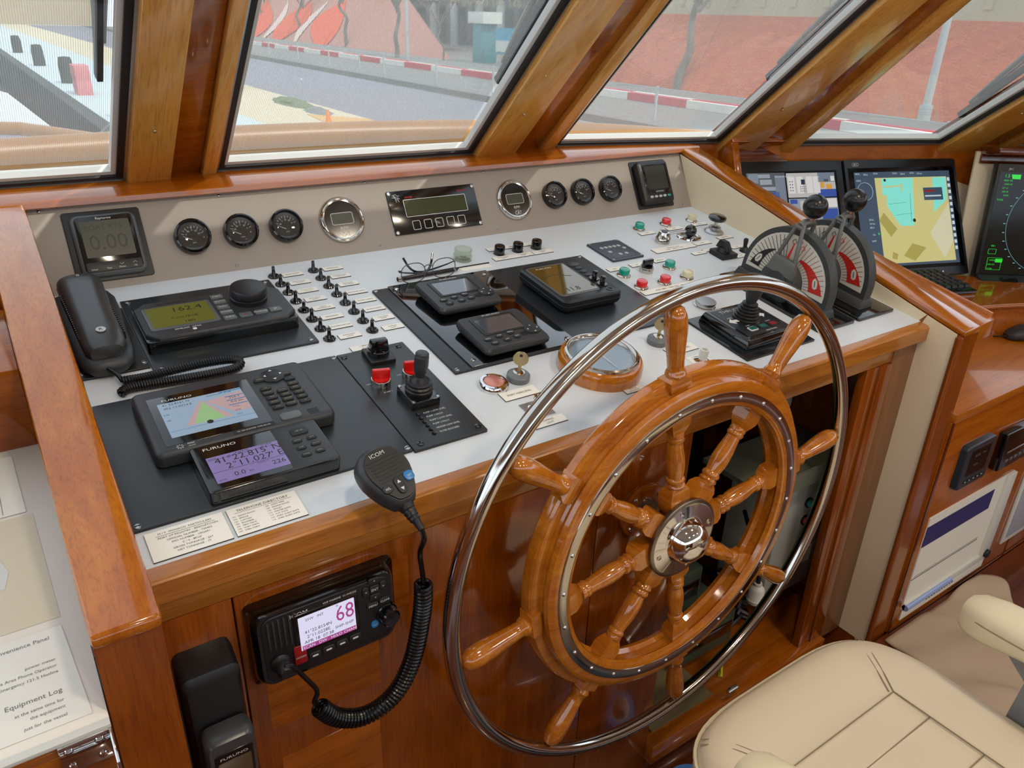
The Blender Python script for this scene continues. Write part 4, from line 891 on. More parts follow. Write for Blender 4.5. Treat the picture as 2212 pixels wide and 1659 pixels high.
for nm, u, v, lb, col in (('left', 551, 586, 'square steel dimmer plate with a chrome knob half hidden by the wheel ring', 'chrome'), ('right', 896, 586, 'square pale dimmer plate with a white knob above the wheel rim', 'gasket')):
    t = thing('dimmer_switch', lb, 'switch', Md(u, v))
    b = MB(); b.box(-20, 20, -19, 19, 0, 1.4); b.build('plate', 'steel_br' if nm == 'left' else 'tag', t)
    b = MB(); b.lathe([(14, 1.2), (14, 3), (9, 6), (7, 7)], n=28); b.build('skirt', 'chrome', t); b = MB(); b.lathe([(8, 6), (7.6, 24), (5, 24), (5, 19), (0, 19)], n=24); b.build('knob', col, t)
# rudder indicator
t = thing('rudder_indicator', 'round glass rudder indicator in a varnished wooden ring', 'indicator', Md(712, 533))
b = MB(); b.lathe([(52, 0), (69, 0), (70, 8), (69, 20), (66, 25), (60, 27), (54, 26), (52, 20)], closed=True, n=72); b.build('wood_ring', 'wood_wheel', t)
b = MB(); b.lathe([(51, 22), (61, 26), (60.5, 31), (58, 33), (55, 32), (52, 28)], closed=True, n=72); b.build('chrome_bezel', 'steel', t)
b = MB(); b.cyl(0, 0, 0, 24, 54, n=60)
for k in range(21): a = R(200+7*k); b.tube([(44*cos(a), 44*sin(a), 24.2), (50*cos(a), 50*sin(a), 24.2)], .6, 4, m=1)
b.build('dial', ['dial_blue', 'ink_white'], t); b = MB(); b.tube([(0, 5, 25), (0, -42, 25)], [1.8, .6], 6); b.build('pointer', 'ink_white', t); b = MB(); b.cyl(0, 0, 29, 30.5, 55, n=60); b.build('glass', 'clear', t)
b = MB(); b.M = Matrix.Identity(4); b.cyl(0, 0, 0, .5, 7, n=20); tag(b.build('wiring_hole', 'ink', mw=Md(792, 524, .1)), 'small dark hole in the worktop right of the wooden rudder indicator', 'hole')

# ================================================================== STEERING WHEEL
ROT = 9.5
t = thing('steering_wheel', "large varnished ship's wheel with turned spokes and a chrome outer ring", 'steering wheel', T((720, -725, -285)) @ Rx(90))
b = MB(); b.torus(0, 0, 0, 400, 11.5, 160, 18); b.build('chrome_ring', 'steel', t)
b = MB(); b.lathe([(224, -20), (276, -20), (281, -14), (281, -2), (277, 4), (268, 6), (263, 5), (261, 9), (263.5, 15), (261, 21), (254, 24), (228, 24), (223, 21), (221, 14), (226, 8), (226, -6), (221, -12)], closed=True, n=160); b.build('wood_rim', 'wood_rim', t)
b = MB(); b.lathe([(230, 23), (246.5, 23), (246, 25.2), (245, 25.6), (231.5, 25.6), (230.4, 25.2)], closed=True, n=160); b.build('chrome_band', 'steel', t)
for k in range(24):
    a = R(ROT+4+15*k); b = MB(); b.M = Matrix.Translation((238*cos(a), 238*sin(a), 25.2)); b.sphere(0, 0, 0, 3.4, n=12, half=True, sz=.8); b.build('band_screw', 'chrome', t)
for k in range(8):
    A = Rz(ROT+45*k) @ Ry(90)
    b = MB(); b.M = A
    b.lathe([(10, 280), (13.5, 284), (15, 288), (13.5, 292), (11.4, 295), (11.8, 305), (13.2, 322), (15.4, 345), (16.2, 360), (15.2, 374), (11.5, 384), (6, 388), (0, 389)], n=24); b.build('handle', 'wood_wheel', t)
    b = MB(); b.M = Rz(ROT+45*k)
    sq = lambda r, w, z: [(r, -w, -w*.72+z), (r, w, -w*.72+z), (r, w, w*.72+z), (r, -w, w*.72+z)]
    b.stack([sq(262, 15, -2), sq(268, 19, -2), (sq(281, 19, -2)), sq(286, 12, -2)])
    b.build('collar_block', 'wood_wheel', t)
    b = MB(); b.M = Rz(ROT+45*k)
    b.stack([sq(40, 15, -3), sq(52, 19, -3), sq(82, 19, -2), sq(90, 15, -1), sq(94, 11, 0)])
    b.stack([sq(190, 11, 0), sq(198, 15, 0), sq(206, 18, 0), sq(228, 18, 0)])
    b.M = A; b.lathe([(11, 90), (13.5, 94), (14.5, 97), (13, 100), (12, 101), (14, 104), (14.5, 107), (13, 110), (11.5, 112), (13.8, 124), (14.4, 136), (13.6, 150), (11.6, 165), (10.8, 174), (13, 177), (13.4, 180), (12, 183), (13, 186), (12.4, 190)], n=24); b.build('spoke', 'wood_wheel', t)
b = MB(); b.lathe([(0, -20), (50, -20), (50, -14), (46, -12), (46, 9), (66, 9), (67.5, 11), (67.5, 17), (64, 19)], n=64); b.build('hub', 'bronze', t)
b = MB(); b.lathe([(64.5, 18.5), (60, 19.6), (40, 20), (37, 21), (35.5, 25), (34, 33), (28, 43), (19, 49), (9, 52), (0, 52.6)], n=64); b.build('hub_cap', 'chrome', t)
for k in range(4):
    a = R(15+90*k); b = MB(); b.M = Matrix.Translation((53*cos(a), 53*sin(a), 19.4)); b.lathe([(4.4, 0), (4, 1.4), (0, 2)], n=16); b.build('hub_bolt', 'steel', t)
b = MB(); b.cyl(0, 0, -73, -18, 24); b.build('shaft', 'bronze', t)

# ================================================================== ENGINE CONTROL LEVERS, THRUSTER
CYC = Matrix(((0, 0, 1, 0), (1, 0, 0, 0), (0, 1, 0, 0), (0, 0, 0, 1)))
def levers(u, lb, x0, x1):
    t = thing('control_lever', lb, 'lever', Md(u, 465), 'engine control levers')
    b = MB(); b.rr((x0+x1)/2, -8, x1-x0, 262, 5, 0, 6, 1.5); b.build('base_plate', 'blackgloss', t)
    b = MB(); b.hexa([(-22, -114, 6), (22, -114, 6), (22, 114, 6), (-22, 114, 6)], [(-15, -110, 24), (15, -110, 24), (15, 110, 24), (-15, 110, 24)], b=2); b.build('pedestal', 'grey_dark', t)
    arch = [(-108, 22)] + [(108*cos(R(a)), 38+108*sin(R(a))) for a in range(180, -1, -5)] + [(108, 22)]
    b = MB(); b.M = CYC; b.stack([[(y, z, x) for y, z in reversed([(p*.985, q) for p, q in arch])] for x in (-11,)] + [[(y, z, x) for y, z in reversed(arch)] for x in (-8, 11)] + [[(y, z, x) for y, z in reversed([(p*.985, q) for p, q in arch])] for x in (13,)]); b.build('arch_housing', 'grey_dark', t)
    def sector(b, r0, r1, a0, a1, x, m=0, f0=None, f1=None):
        n = 24; P = []
        for i in range(n+1):
            a = a0+(a1-a0)*i/n; P.append((a, f0(i/n) if f0 else r0, f1(i/n) if f1 else r1))
        for (a, p, q), (a2, p2, q2) in zip(P, P[1:]):
            b.quad([(x, -p*cos(R(a)), 38+p*sin(R(a))), (x, -q*cos(R(a)), 38+q*sin(R(a))), (x, -q2*cos(R(a2)), 38+q2*sin(R(a2))), (x, -p2*cos(R(a2)), 38+p2*sin(R(a2)))], m)
    b = MB(); sector(b, 40, 97, -2, 182, -11.6)
    for k in range(13): a = R(6+6.2*k); b.tube([(-11.9, -48*cos(a), 38+48*sin(a)), (-11.9, -93*cos(a), 38+93*sin(a))], .5, 4, m=1)
    for k in range(13): a = R(102+6.2*k); b.tube([(-11.9, -48*cos(a), 38+48*sin(a)), (-11.9, -93*cos(a), 38+93*sin(a))], .5, 4, m=2)
    sector(b, 0, 0, 5, 68, -12.1, 3, lambda f: 60-4*f, lambda f: 91-30*f); sector(b, 0, 0, 125, 176, -12.1, 2, lambda f: 64, lambda f: 66+22*f)
    for a, mm_ in ((20, 0), (163, 0)):
        y, z = -74*cos(R(a)), 38+74*sin(R(a)); ca, sa = cos(R(90+ (a if a < 90 else a-180))), 0
        P = [(0, 12), (5, 7), (6, 0), (5, -8), (0, -11), (-5, -8), (-6, 0), (-5, 7)]; rr_ = R(-15 if a < 90 else 30)
        b.quad([(-12.5, y+p*cos(rr_)-q*sin(rr_), z+p*sin(rr_)+q*cos(rr_)) for p, q in P], 0)
        b.tube([(-12.9, y-6*sin(rr_), z+6*cos(rr_)), (-12.9, y+6*sin(rr_), z-6*cos(rr_))], .6, 4, m=2)
    for yy, zz, s_ in ((-20, 116, 3), (2, 122, 2), (24, 114, 2)):
        b.tube([(-12.2, yy-5, zz), (-12.2, yy, zz+6), (-12.2, yy+5, zz), (-12.2, yy, zz-6)], .6, 4, m=s_, closed=True)
    b.build('dial_plate', ['dial_white', 'dial_red_line', 'ink', 'dial_red'], t)
    LV = Matrix.Translation((0, 0, 38)) @ Rx(3)
    b = MB(); b.M = LV @ Ry(-90); b.cyl(0, 0, 10, 34, 46, 42, n=48, b=3); b.build('hub_disc', 'grey_dark', t); b = MB(); b.M = LV @ Ry(-90); b.cyl(0, -0, 33, 37, 25, n=40, b=1); b.build('hub_cap', 'charcoal', t)
    b = MB(); b.M = LV
    b.hexa([(-36, -34, 20), (-22, -34, 20), (-22, 34, 20), (-36, 34, 20)], [(-36, -25, 54), (-24, -25, 54), (-24, 25, 54), (-36, 25, 54)], b=2)
    b.tube([(-29, -22, 50), (-24, -8, 118), (-20, -5, 124)], 4.2, 8); b.tube([(-29, 22, 50), (-24, 8, 118), (-20, 5, 124)], 4.2, 8)
    b.tube([(-24, 0, 122), (-14, 0, 127), (8, 0, 127), (19, 0, 120), (21, 0, 100)], [6, 7, 7, 5, 4], 8); b.tube([(-24, -9, 119), (-24, 9, 119)], 4.4, 8); b.build('yoke', 'grey_yoke', t)
    b = MB(); b.M = LV; b.cyl(0, 0, 126, 140, 6.5); b.build('stem', 'steel', t); b = MB(); b.M = LV; b.sphere(0, 0, 158, 23, n=36); b.build('ball', 'ball', t)
    b = MB(); b.M = LV; b.hexa([(-26, -3, 52), (-25, -3, 52), (-25, 3, 52), (-26, 3, 52)], [(-21, -1, 84), (-20, -1, 84), (-20, 1, 84), (-21, 1, 84)]); b.build('pointer', 'red', t)
levers(1251, 'near engine control lever with a black ball, beside the thruster joystick', -56, 57); levers(1377, 'far engine control lever with a black ball, beside the right side wall', -57, 65)
plate('thruster_plate', 'black base plate under the thruster joystick box', 974, 1160, 466, 620, 4, 'plate_gloss', ())
t = thing('thruster_control', 'black thruster control box with a ribbed joystick boot', 'joystick', Md(1060, 538, 4))
b = MB(); b.hexa([(-66, -60, 0), (66, -60, 0), (66, 60, 0), (-66, 60, 0)], [(-60, -55, 20), (60, -55, 20), (60, 55, 20), (-60, 55, 20)], b=3); b.build('case', 'blackgloss', t)
b = MB(); b.box(-52, 52, -48, 48, 19.5, 20.6, .4); b.build('face', 'black', t)
b = MB(); b.text('THRUSTER', 12, -2, 38, 20.9, wx=1.2); b.text('PORT', 5, -34, 16, 20.9); b.text('STBD', 5, 32, 16, 20.9); b.text('SIDE-POWER', 5, 12, -44, 20.9)
b.flat([(-48, 4), (-36, 14), (-36, 8), (-24, 8), (-24, 0), (-36, 0), (-36, -6)], 20.9); b.flat([(48, 4), (36, 14), (36, 8), (24, 8), (24, 0), (36, 0), (36, -6)], 20.9)
for s_, x in (('START', -23), ('STOP', 4), ('ALARM', 31)): b.text(s_, 4, x, -18, 20.9)
b.build('lettering', 'ink_white', t)
for x, m_ in ((-23, 'teal'), (4, 'teal'), (31, 'red_dark')):
    b = MB(); b.rr(x, -30, 19, 13, 2, 20, 22, .5, m=1); b.rr(x, -30, 15, 9, 1, 21.5, 23, .4); b.build('button', [m_, 'gasket' if x < -10 else 'black'], t)
b = MB(); prof = []
for k in range(6): prof += [(25-2.2*k, 20+5.5*k), (25.5-2.2*k, 22.5+5.5*k), (22-2.2*k, 24.5+5.5*k)]
b.lathe(prof+[(8, 54), (0, 54)], 0, 7, 32); b.build('boot', 'black', t)
b = MB(); b.M = Matrix.Translation((0, 7, 50)); b.lathe([(8, 0), (10, 6), (17, 30), (21, 46), (20, 52), (12, 55), (0, 56)], n=28); b.build('grip', 'charcoal', t)
# ================================================================== RADIO, MICROPHONE, ALARM HANDSET ON THE CONSOLE FRONT
t = thing('vhf_radio', 'black VHF radio showing channel 68 on a white screen on the console front', 'radio', Mf(177, -240) @ Rx(-3))
b = MB(); b.stack([[(x, y, z) for x, y in rrect(xo, yo, w, h, r)] for xo, yo, w, h, r, z in ((4, -6, 186, 114, 8, 0), (4, -6, 186, 114, 8, 8), (0, 0, 176, 106, 12, 14), (0, 2, 172, 102, 14, 30), (0, 2, 166, 97, 14, 35))]); b.build('case', 'blackgloss', t)
b = MB(); b.rr(0, 2, 158, 90, 12, 34, 36.5, 1); b.text('ICOM', 7.5, -35, 39, 36.7, 1, wx=1.15); b.text('VHF MARINE  IC-M423G', 4, 15, 40.5, 36.7, 1); b.build('front_panel', ['black', 'ink_white'], t)
b = MB(); b.rr(-3, 11, 80, 56, 3, 36, 38.5, 1); b.build('display_surround', 'blackgloss', t)
b = MB(); b.rr(-3, 11, 69, 47, 1, 38, 39); b.text('68', 31, 19, 20, 39.2, 1, wx=.78); b.flat([(-36, -12.4), (31, -12.4), (31, -6), (-36, -6)], 39.15, 1)
for s_, x, y, z, m_ in (('25W   INT', -18, 29, 5, 2), ("41\u00b022.8154N", -15, 12, 6.2, 2), (" 2\u00b011.0228E", -15, 5, 6.2, 2), ('APR 18  07:38', -15, -2, 6.2, 2), ('SHIP-SHIP', 17, 2, 5.6, 2), ('SCAN', -28, -9.2, 5.6, 0), ('DW', -11, -9.2, 5.6, 0), ('HI/LO', 6, -9.2, 5.6, 0), ('CHAN', 23, -9.2, 5.6, 0), ('*', 10, 31, 8, 2)): b.text(s_, z, x, y, 39.25, m_)
b.build('screen', ['lcd_white', 'glow_pink', 'lcd_seg'], t)
b = MB()
for k in range(6): b.box(-73+6.2*k, -70.6+6.2*k, 4-.3*k, 42+.4*k, 36, 38.5, .5)
b.build('speaker_grille', 'charcoal', t)
for k in range(4):
    b = MB(); b.rr(-22+17*k, -26+.5*k, 15, 9, 3, 36, 39, 1); b.rr(-22+17*k, -26+.5*k, 7, 2.2, .8, 38.6, 39.3, m=1); b.build('soft_key', ['key', 'ink_white'], t)
for s_, x, y, w, h in (('ENT', 59, 34, 13, 11), ('^', 59, 46, 15, 8), ('v', 59, 23, 14, 8), ('<', 47.5, 34, 8, 13), ('>', 70, 35, 8, 13), ('MENU', 55, 11.5, 15, 8), ('CLEAR', 71, 13, 15, 8)):
    b = MB(); b.rr(x, y, w, h, 3, 36, 38.8, .9, n=4); b.text(s_, 5 if len(s_) < 4 else 4.2, x, y, 39.1, 1); b.build('key', ['key', 'ink_white'], t)
b = MB(); b.M = Matrix.Translation((73, -9, 36)); b.lathe([(14, 0), (14, 2), (12.5, 3), (12, 14), (10, 16), (0, 15.5)], n=36); b.build('volume_knob', 'blackgloss', t)
b = MB(); b.M = Matrix.Translation((56, -18, 36)); b.cyl(0, 0, 0, 2.6, 5.2, b=1, n=24); b.text('16/C', 3.4, 0, 0, 2.8, 1); b.build('channel_key', ['blue', 'ink_white'], t)
b = MB(); b.rr(-39, -17, 15, 27, 3, 36, 39, 1); b.text('DISTRESS', 3, -39, -20, 39.2, 1); b.build('distress_key', ['red_dark', 'ink_white'], t)
b = MB(); b.M = Matrix.Translation((-63, -17, 36)); b.lathe([(11, 0), (12, 4), (10, 7), (9, 10), (9, 20), (6, 24), (0, 24)], n=24); b.build('connector', 'black', t)

t = thing('hand_microphone', 'black fist microphone with a blue key hanging at the desk edge', 'microphone', T((262, -680, -58)) @ Rz(14) @ Rx(36))
def micprof(s, dz): return [(x*s, (y-2)*s+2) for x, y in [(-30, 24), (-33, 12), (-32, -2), (-24, -22), (-16, -34), (-10, -40), (10, -40), (16, -34), (24, -22), (32, -2), (33, 12), (30, 24), (22, 34), (10, 39), (-10, 39), (-22, 34)]]
def micloop(s, z):
    P = [Vector((x, y, 0)) for x, y in micprof(s, 0)]; Q = []
    n = len(P)
    for i in range(n):
        a, c = P[i], P[(i+1) % n]; Q += [a*.75+c*.25, a*.25+c*.75]
    return [(p.x, p.y, z) for p in Q]
b = MB(); b.stack([micloop(.86, -14), micloop(.98, -8), micloop(1.0, 0), micloop(1.0, 6), micloop(.95, 10), micloop(.88, 12.5)]); b.build('shell', 'charcoal', t)
b = MB(); b.stack([micloop(.86, 12), micloop(.84, 14)]); b.text('ICOM', 7, -3, 27, 14.3, 1, wx=1.2); b.build('front_cover', ['black', 'ink_white'], t)
b = MB()
for k in range(7): b.rr(0, 21-4.6*k, 44-1.2*k, 2.1, 1, 13.8, 14.5)
b.build('grille_slots', 'ink', t)
b = MB(); b.rr(-17, -16, 13, 10, 4.5, 13.5, 16, .9); b.text('H/L', 4.5, -17, -16, 16.3, 1); b.build('key', ['key', 'ink_white'], t)
b = MB(); b.rr(0, -18, 11, 21, 5, 13.5, 16, .9); b.flat([(-2.6, -15), (2.6, -15), (0, -11)], 16.3, 1); b.flat([(-2.6, -21), (2.6, -21), (0, -25)], 16.3, 1); b.build('key', ['key', 'ink_white'], t)
b = MB(); b.rr(17, -12, 13, 12, 4.5, 13.5, 16.3, .9); b.text('16/C', 3.6, 17, -12, 16.6, 1); b.build('channel_key', ['blue', 'ink_white'], t)
b = MB(); b.M = Matrix.Translation((0, -38, 0)) @ Rx(90); b.lathe([(11, 0), (9, 4), (8.6, 6), (7.4, 7), (8, 10), (7, 12), (7.4, 15), (6.2, 17), (6.6, 20), (5, 22), (4, 34), (0, 34)], n=24); b.build('strain_relief', 'black', t)
b = MB(); b.rr(0, 6, 26, 30, 3, -26, -13); b.build('hang_clip', 'black', t)
MI = t.matrix_world.inverted() @ W0; MI.translation = MI.translation/MM
b = MB(); b.M = MI
tip = (t.matrix_world @ (Vector((0, -70, 0))*MM) - Vector((0, 0, 1)))/MM
b.tube(smooth([tuple(tip), (tip.x+4, tip.y-2, tip.z-16), (284, -712, -150), (290, -708, -185), (291, -708, -204)]), 3.4, 8)
coil(b, smooth([(291, -708, -204), (291, -708, -222), (289, -706, -257), (276, -706, -322), (249, -706, -370), (206, -706, -384), (167, -706, -362), (148, -706, -330)], 3), 9.6, 2.7, 56, n=7, k=16)
b.tube(smooth([(147, -706, -328), (141, -706, -318), (150, -706, -305), (136, -706, -277), (122, -706, -248), (114, -706, -246), (114, -704, -253)]), 3, 8)
b.build('coiled_cord', 'cable_gloss', t)

t = thing('alarm_handset', 'dark grey alarm handset with small amber screen in a black holster', 'handset', T((38, -650, -300)) @ Rx(90))
b = MB(); b.stack([[(x, y, z) for x, y in rrect(0, yo, w, h, 9)] for yo, w, h, z in ((-60, 62, 280, 0), (-60, 64, 280, 10), (-62, 62, 272, 40), (-66, 54, 258, 46))]); b.build('holster', 'black', t)
b = MB(); b.M = Matrix.Translation((3, -100, 40)) @ Rx(6); b.stack([[(x, y, z) for x, y in rrect(0, 0, w, h, 9)] for w, h, z in ((50, 220, 0), (54, 224, 8), (54, 224, 22), (48, 218, 28))]); b.build('handset', 'charcoal_gloss', t)
HF = Matrix.Translation((3, -100, 40)) @ Rx(6)
b = MB(); b.M = HF; b.rr(1, 62, 42, 62, 4, 27.5, 29, .5); b.text('FURUNO', 5.6, 1, 85, 29.3, 1, wx=1.35); b.text('ALARM', 5, -2, 37, 29.3, 1); b.build('display_surround', ['blackgloss', 'ink_white'], t)
b = MB(); b.M = HF; b.rr(1, 62, 36, 34, 2, 28.8, 29.6); b.build('lcd_window', 'lcd_amber_off', t)
for s_, x, y in (('Log', -1, 22), ('Cancel', 15, 24), ('Enter', 15, 12), ('1', -15, 20), ('2', -1, 10), ('3', -15, 8)):
    b = MB(); b.M = HF; b.rr(x, y, 13, 8, 2, 27.5, 30, .6, m=0); outline(b, x, y, 13, 8, 2, 30, .5, 1); b.text(s_, 3.2, x, y, 30.5, 1); b.build('key', ['key', 'ink_grey2'], t)

# ================================================================== RIGHT WING: screens, shelf, lower desk, cabinet
WP = Vector((1938, -84, 94)); WM = Mw(WP, -18.4, 28.5)
wing = thing('wing_console', 'teak and cream wing console holding the three screens right of the helm', 'console', W0)
def wbox(name, m, x0, x1, y0, y1, z0, z1, bev=1, mw=None):
    b = MB(); b.M = W0.inverted() @ (mw or WM); b.M.translation = b.M.translation/MM
    b.box(x0, x1, y0, y1, z0, z1, bev); return b.build(name, m, wing)
wbox('screen_panel', 'cream', -330, 470, -350, 4, -22, -12); wbox('hood_fascia', 'wood_dark', -326, 470, 3, 48, -12, -6)
wbox('hood_cap', 'wood', -350, 462, 46, 60, -60, 34, 3); wbox('hood_cheek', 'wood', -350, -330, -70, 48, -60, 30, 2); wbox('divider', 'cream', -6, 0, -345, 4, -12, -4)
RP = Vector((2247, -374, -190)); RM = Mw(RP, -35.5, 8)
wbox('screen_panel', 'cream', -30, 500, -10, 330, -60, -50, 1, RM); wbox('hood_cap', 'wood_dark', -20, 520, 322, 342, -60, 40, 3, RM); wbox('hood_fascia', 'wood_dark', -20, 520, 298, 322, -56, -40, 1, RM)
b = MB(); P = lambda v_, z: (v_[0], v_[1], z)
sh = [(1522, -90), (2100, -280), (2500, -560), (2560, -900), (2290, -640), (2052, -545), (1522, -372)]
b.stack([[P(p, z) for p in sh] for z in (-218, -200)]); b.build('upper_shelf', 'wood', wing)
b = MB(); st_ = [(1522, -376), (2050, -549), (2286, -646), (2556, -906)]
for p, q in zip(st_, st_[1:]): b.hexa([(p[0], p[1], -292), (q[0], q[1], -292), (q[0], q[1]+14, -292), (p[0], p[1]+14, -292)], [(p[0], p[1], -198), (q[0], q[1], -198), (q[0], q[1]+14, -198), (p[0], p[1]+14, -198)])
b.build('step_riser', 'wood', wing)
b = MB()
for p, q in zip(st_, st_[1:]): b.tube([(p[0], p[1]-2, -203), (q[0], q[1]-2, -203)], 7, 10)
b.build('step_moulding', 'wood', wing)
b = MB(); b.box(1524, 3000, -742, -300, -312, -290, 3); b.build('lower_desk', 'wood_desk', wing)
b = MB(); b.box(1524, 3000, -738, -718, -885, -312, 1); b.box(1524, 3000, -718, -300, -885, -312); b.build('cabinet_front', 'wood', wing)
b = MB(); b.box(1524, 3000, -741, -737, -950, -885); b.build('plinth', 'wood_dark', wing)
for x0, x1 in ((1524, 1532), (2085, 2087)): b = MB(); b.box(x0, x1, -739.5, -737, -885, -312); b.build('panel_joint', 'wood_dark', wing)
# ledge with fiddle beside the right rail
b = MB(); b.hexa([(1522, -734, -128), (1582, -730, -128), (1582, -60, 52), (1522, -60, 52)], [(1522, -734, -92), (1582, -730, -92), (1582, -60, 72), (1522, -60, 72)], b=1); b.build('side_ledge', 'wood_desk', wing)
b = MB(); b.hexa([(1582, -722, -128), (1590, -722, -128), (1590, -300, 0), (1582, -300, 0)], [(1582, -722, -82), (1590, -722, -82), (1590, -300, 2), (1582, -300, 2)], b=1.5); b.build('fiddle_rail', 'wood_desk', wing)

def monitor(name, lb, mw, w, h, mats='blackmon', depth=40):
    t = thing(name, lb, 'monitor', mw)
    b = MB(); b.box(0, w, -h, 0, -12, 14, 2); b.build('bezel', mats, t); return t
t = monitor('camera_monitor', 'left monitor in the wing console showing a split security camera picture', WM @ Matrix.Translation((-.334, 0, 0)), 326, 250)
b = MB(); b.box(20, 306, -225, -28, 13, 14.6); b.build('display_glass', 'scr_black', t)
b = MB()
def px(x0, x1, y0, y1, m_, z=15): b.flat([(x0, -y1), (x1, -y1), (x1, -y0), (x0, -y0)], z, m_)
px(26, 142, 32, 218, 4); px(146, 298, 34, 101, 1); px(146, 298, 104, 168, 7)
px(30, 60, 34, 60, 0, 15.1); px(64, 100, 50, 64, 7, 15.1); px(70, 110, 70, 80, 7, 15.1); px(110, 140, 40, 120, 0, 15.1); px(100, 120, 84, 110, 3, 15.1); px(60, 96, 36, 46, 7, 15.1)
for x0 in (150, 176, 206, 228): px(x0, x0+20, 44, 90, 2, 15.1)
px(190, 202, 52, 66, 6, 15.2); [px(154+7*i, 157+7*i, 56+8*j, 59+8*j, 6, 15.2) for i in range(2) for j in range(4)]; [px(186+5*i, 188+5*i, 70+6*j, 73+6*j, 6, 15.2) for i in range(4) for j in range(3)]
px(244, 298, 34, 60, 0, 15.1); px(250, 262, 60, 76, 5, 15.2); px(268, 286, 66, 80, 5, 15.2); px(240, 298, 80, 101, 3, 15.05); px(262, 276, 52, 60, 4, 15.2); px(284, 296, 44, 58, 2, 15.2); px(150, 172, 106, 118, 3, 15.1); px(180, 240, 110, 150, 1, 15.1); px(250, 296, 106, 130, 2, 15.1); px(246, 296, 134, 168, 3, 15.1); px(196, 214, 118, 132, 6, 15.2)
b.text('2022-04-18 12:33:40', 6, 136, -43, 15.4, 8); b.build('camera_picture', ['cam1', 'cam2', 'cam3', 'cam4', 'cam5', 'cam6', 'cam7', 'cam8', 'ui_text'], t)
t = monitor('chart_monitor', 'large middle monitor showing an electronic sea chart', WM, 377, 335)
b = MB(); b.text('JRC', 8, 36, -14, 14.2); outline(b, 36, -14, 20, 9, 1, 14.1, .5); b.build('maker_mark', 'ink_white', t)
b = MB(); b.box(10, 367, -312, -24, 13, 14.6); b.build('display_glass', 'scr_black', t)
b = MB(); px(27, 350, 36, 302, 0)
Y = lambda L: [(x, y) for x, y in L]
b.flat([(93, -53), (337, -53), (337, -295), (93, -295)], 15.1, 1)
b.flat([(115, -55), (221, -55), (208, -191), (162, -190), (124, -134), (128, -103), (113, -102)], 15.2, 2); b.flat([(289, -55), (336, -55), (329, -120), (281, -155)], 15.2, 2)
b.flat([(110, -151), (149, -199), (125, -220), (92, -173)], 15.2, 3); b.flat([(194, -241), (239, -255), (196, -291), (160, -275)], 15.2, 3); b.flat([(126, -262), (142, -270), (136, -285), (120, -280)], 15.2, 3)
b.flat([(334, -130), (336, -240), (300, -288), (258, -215)], 15.2, 4)
b.flat([(118, -77), (180, -75), (180, -79), (118, -81)], 15.3, 1); b.flat([(178, -68), (182, -68), (182, -92), (178, -92)], 15.3, 1)
b.tube([(130, -128, 15.3), (190, -124, 15.3)], .4, 4, m=5); b.tube([(150, -160, 15.3), (205, -155, 15.3)], .4, 4, m=5); b.tube([(206, -100, 15.3), (200, -180, 15.3)], .4, 4, m=5)
b.cyl(210, -176, 15.2, 15.5, 5, m=5, n=20); b.cyl(126, -60, 15.2, 15.5, 4, m=5, n=20)
b.flat([(252, -84), (318, -84), (318, -120), (252, -120)], 15.4, 0); b.flat([(256, -92), (290, -92), (290, -96), (256, -96)], 15.5, 6); b.flat([(256, -106), (312, -106), (312, -110), (256, -110)], 15.5, 7)
for k in range(12): b.flat([(339, -56-18*k), (348, -56-18*k), (348, -66-18*k), (339, -66-18*k)], 15.3, 7)
outline(b, 58, -90, 50, 50, 24, 15.2, .6, 7)
for s_, x, y in (('HDG', 38, -41), ('182.6', 65, -43), ('STW', 98, -41), ('COG', 162, -41), ('220.6', 188, -43), ('SOG', 220, -41), ('0.0 kn', 246, -43), ('220.6', 66, -170), ('0.0 kn', 68, -181), ('182.4', 66, -192), ('0.6', 70, -212), ('HDG', 40, -60), ('WPT', 68, -230)): b.text(s_, 7, x, y, 15.4, 7)
b.flat([(84, -206), (84, -214), (90, -210)], 15.5, 8)
b.build('chart_picture', ['ecdis_ui', 'ecdis_land', 'ecdis_sea', 'ecdis_dark', 'ecdis_pale', 'ink', 'red', 'ui_text', 'glow_green'], t)
for x in (264, 276, 287): b = MB(); b.M = Matrix.Translation((x, -325, 14)); b.cyl(0, 0, 0, .8, 2, n=12); b.build('indicator_light', 'ui_text', t)
t = monitor('radar_monitor', 'right hand radar monitor with green text on a black screen', RM @ Matrix.Translation((0, .30, 0)), 420, 330)
b = MB(); b.text('JRC', 8, 36, -14, 14.2); b.build('maker_mark', 'ink_white', t)
b = MB(); b.box(8, 412, -300, -22, 13, 14.6); b.build('display_glass', 'scr_black', t)
b = MB()
for s_, z, x, y in (('1.5', 12, 30, -32), ('NM', 5, 48, -32), ('HDG 182', 6, 34, -44), ('GAIN 60', 6, 36, -54), ('LP 1.2', 6, 30, -64), ('SEA 20', 6, 32, -74), ('RAIN', 6, 36, -84), ('TUNE', 7, 22, -96), ('EBL1', 6, 32, -222), ('TARGET', 6, 40, -262), ('CPA 0.0', 6, 36, -274), ('TCPA', 6, 34, -286)): b.text(s_, z, x, y, 15.2)
outline(b, 32, -238, 22, 14, 1, 14.9, .6); outline(b, 44, -272, 40, 34, 1, 14.9, .6); b.flat([(46, -258), (66, -258), (66, -268), (46, -268)], 15.1); b.flat([(40, -28), (66, -28), (66, -40), (44, -40)], 15)
b.build('green_text', 'glow_green', t)
b = MB(); o = circ(190, -160, 135, 64); i_ = circ(190, -160, 134.3, 64); b.stack([[(x, y, 14.8) for x, y in o], [(x, y, 15) for x, y in o], [(x, y, 15) for x, y in i_], [(x, y, 14.8) for x, y in i_]], closed=True)
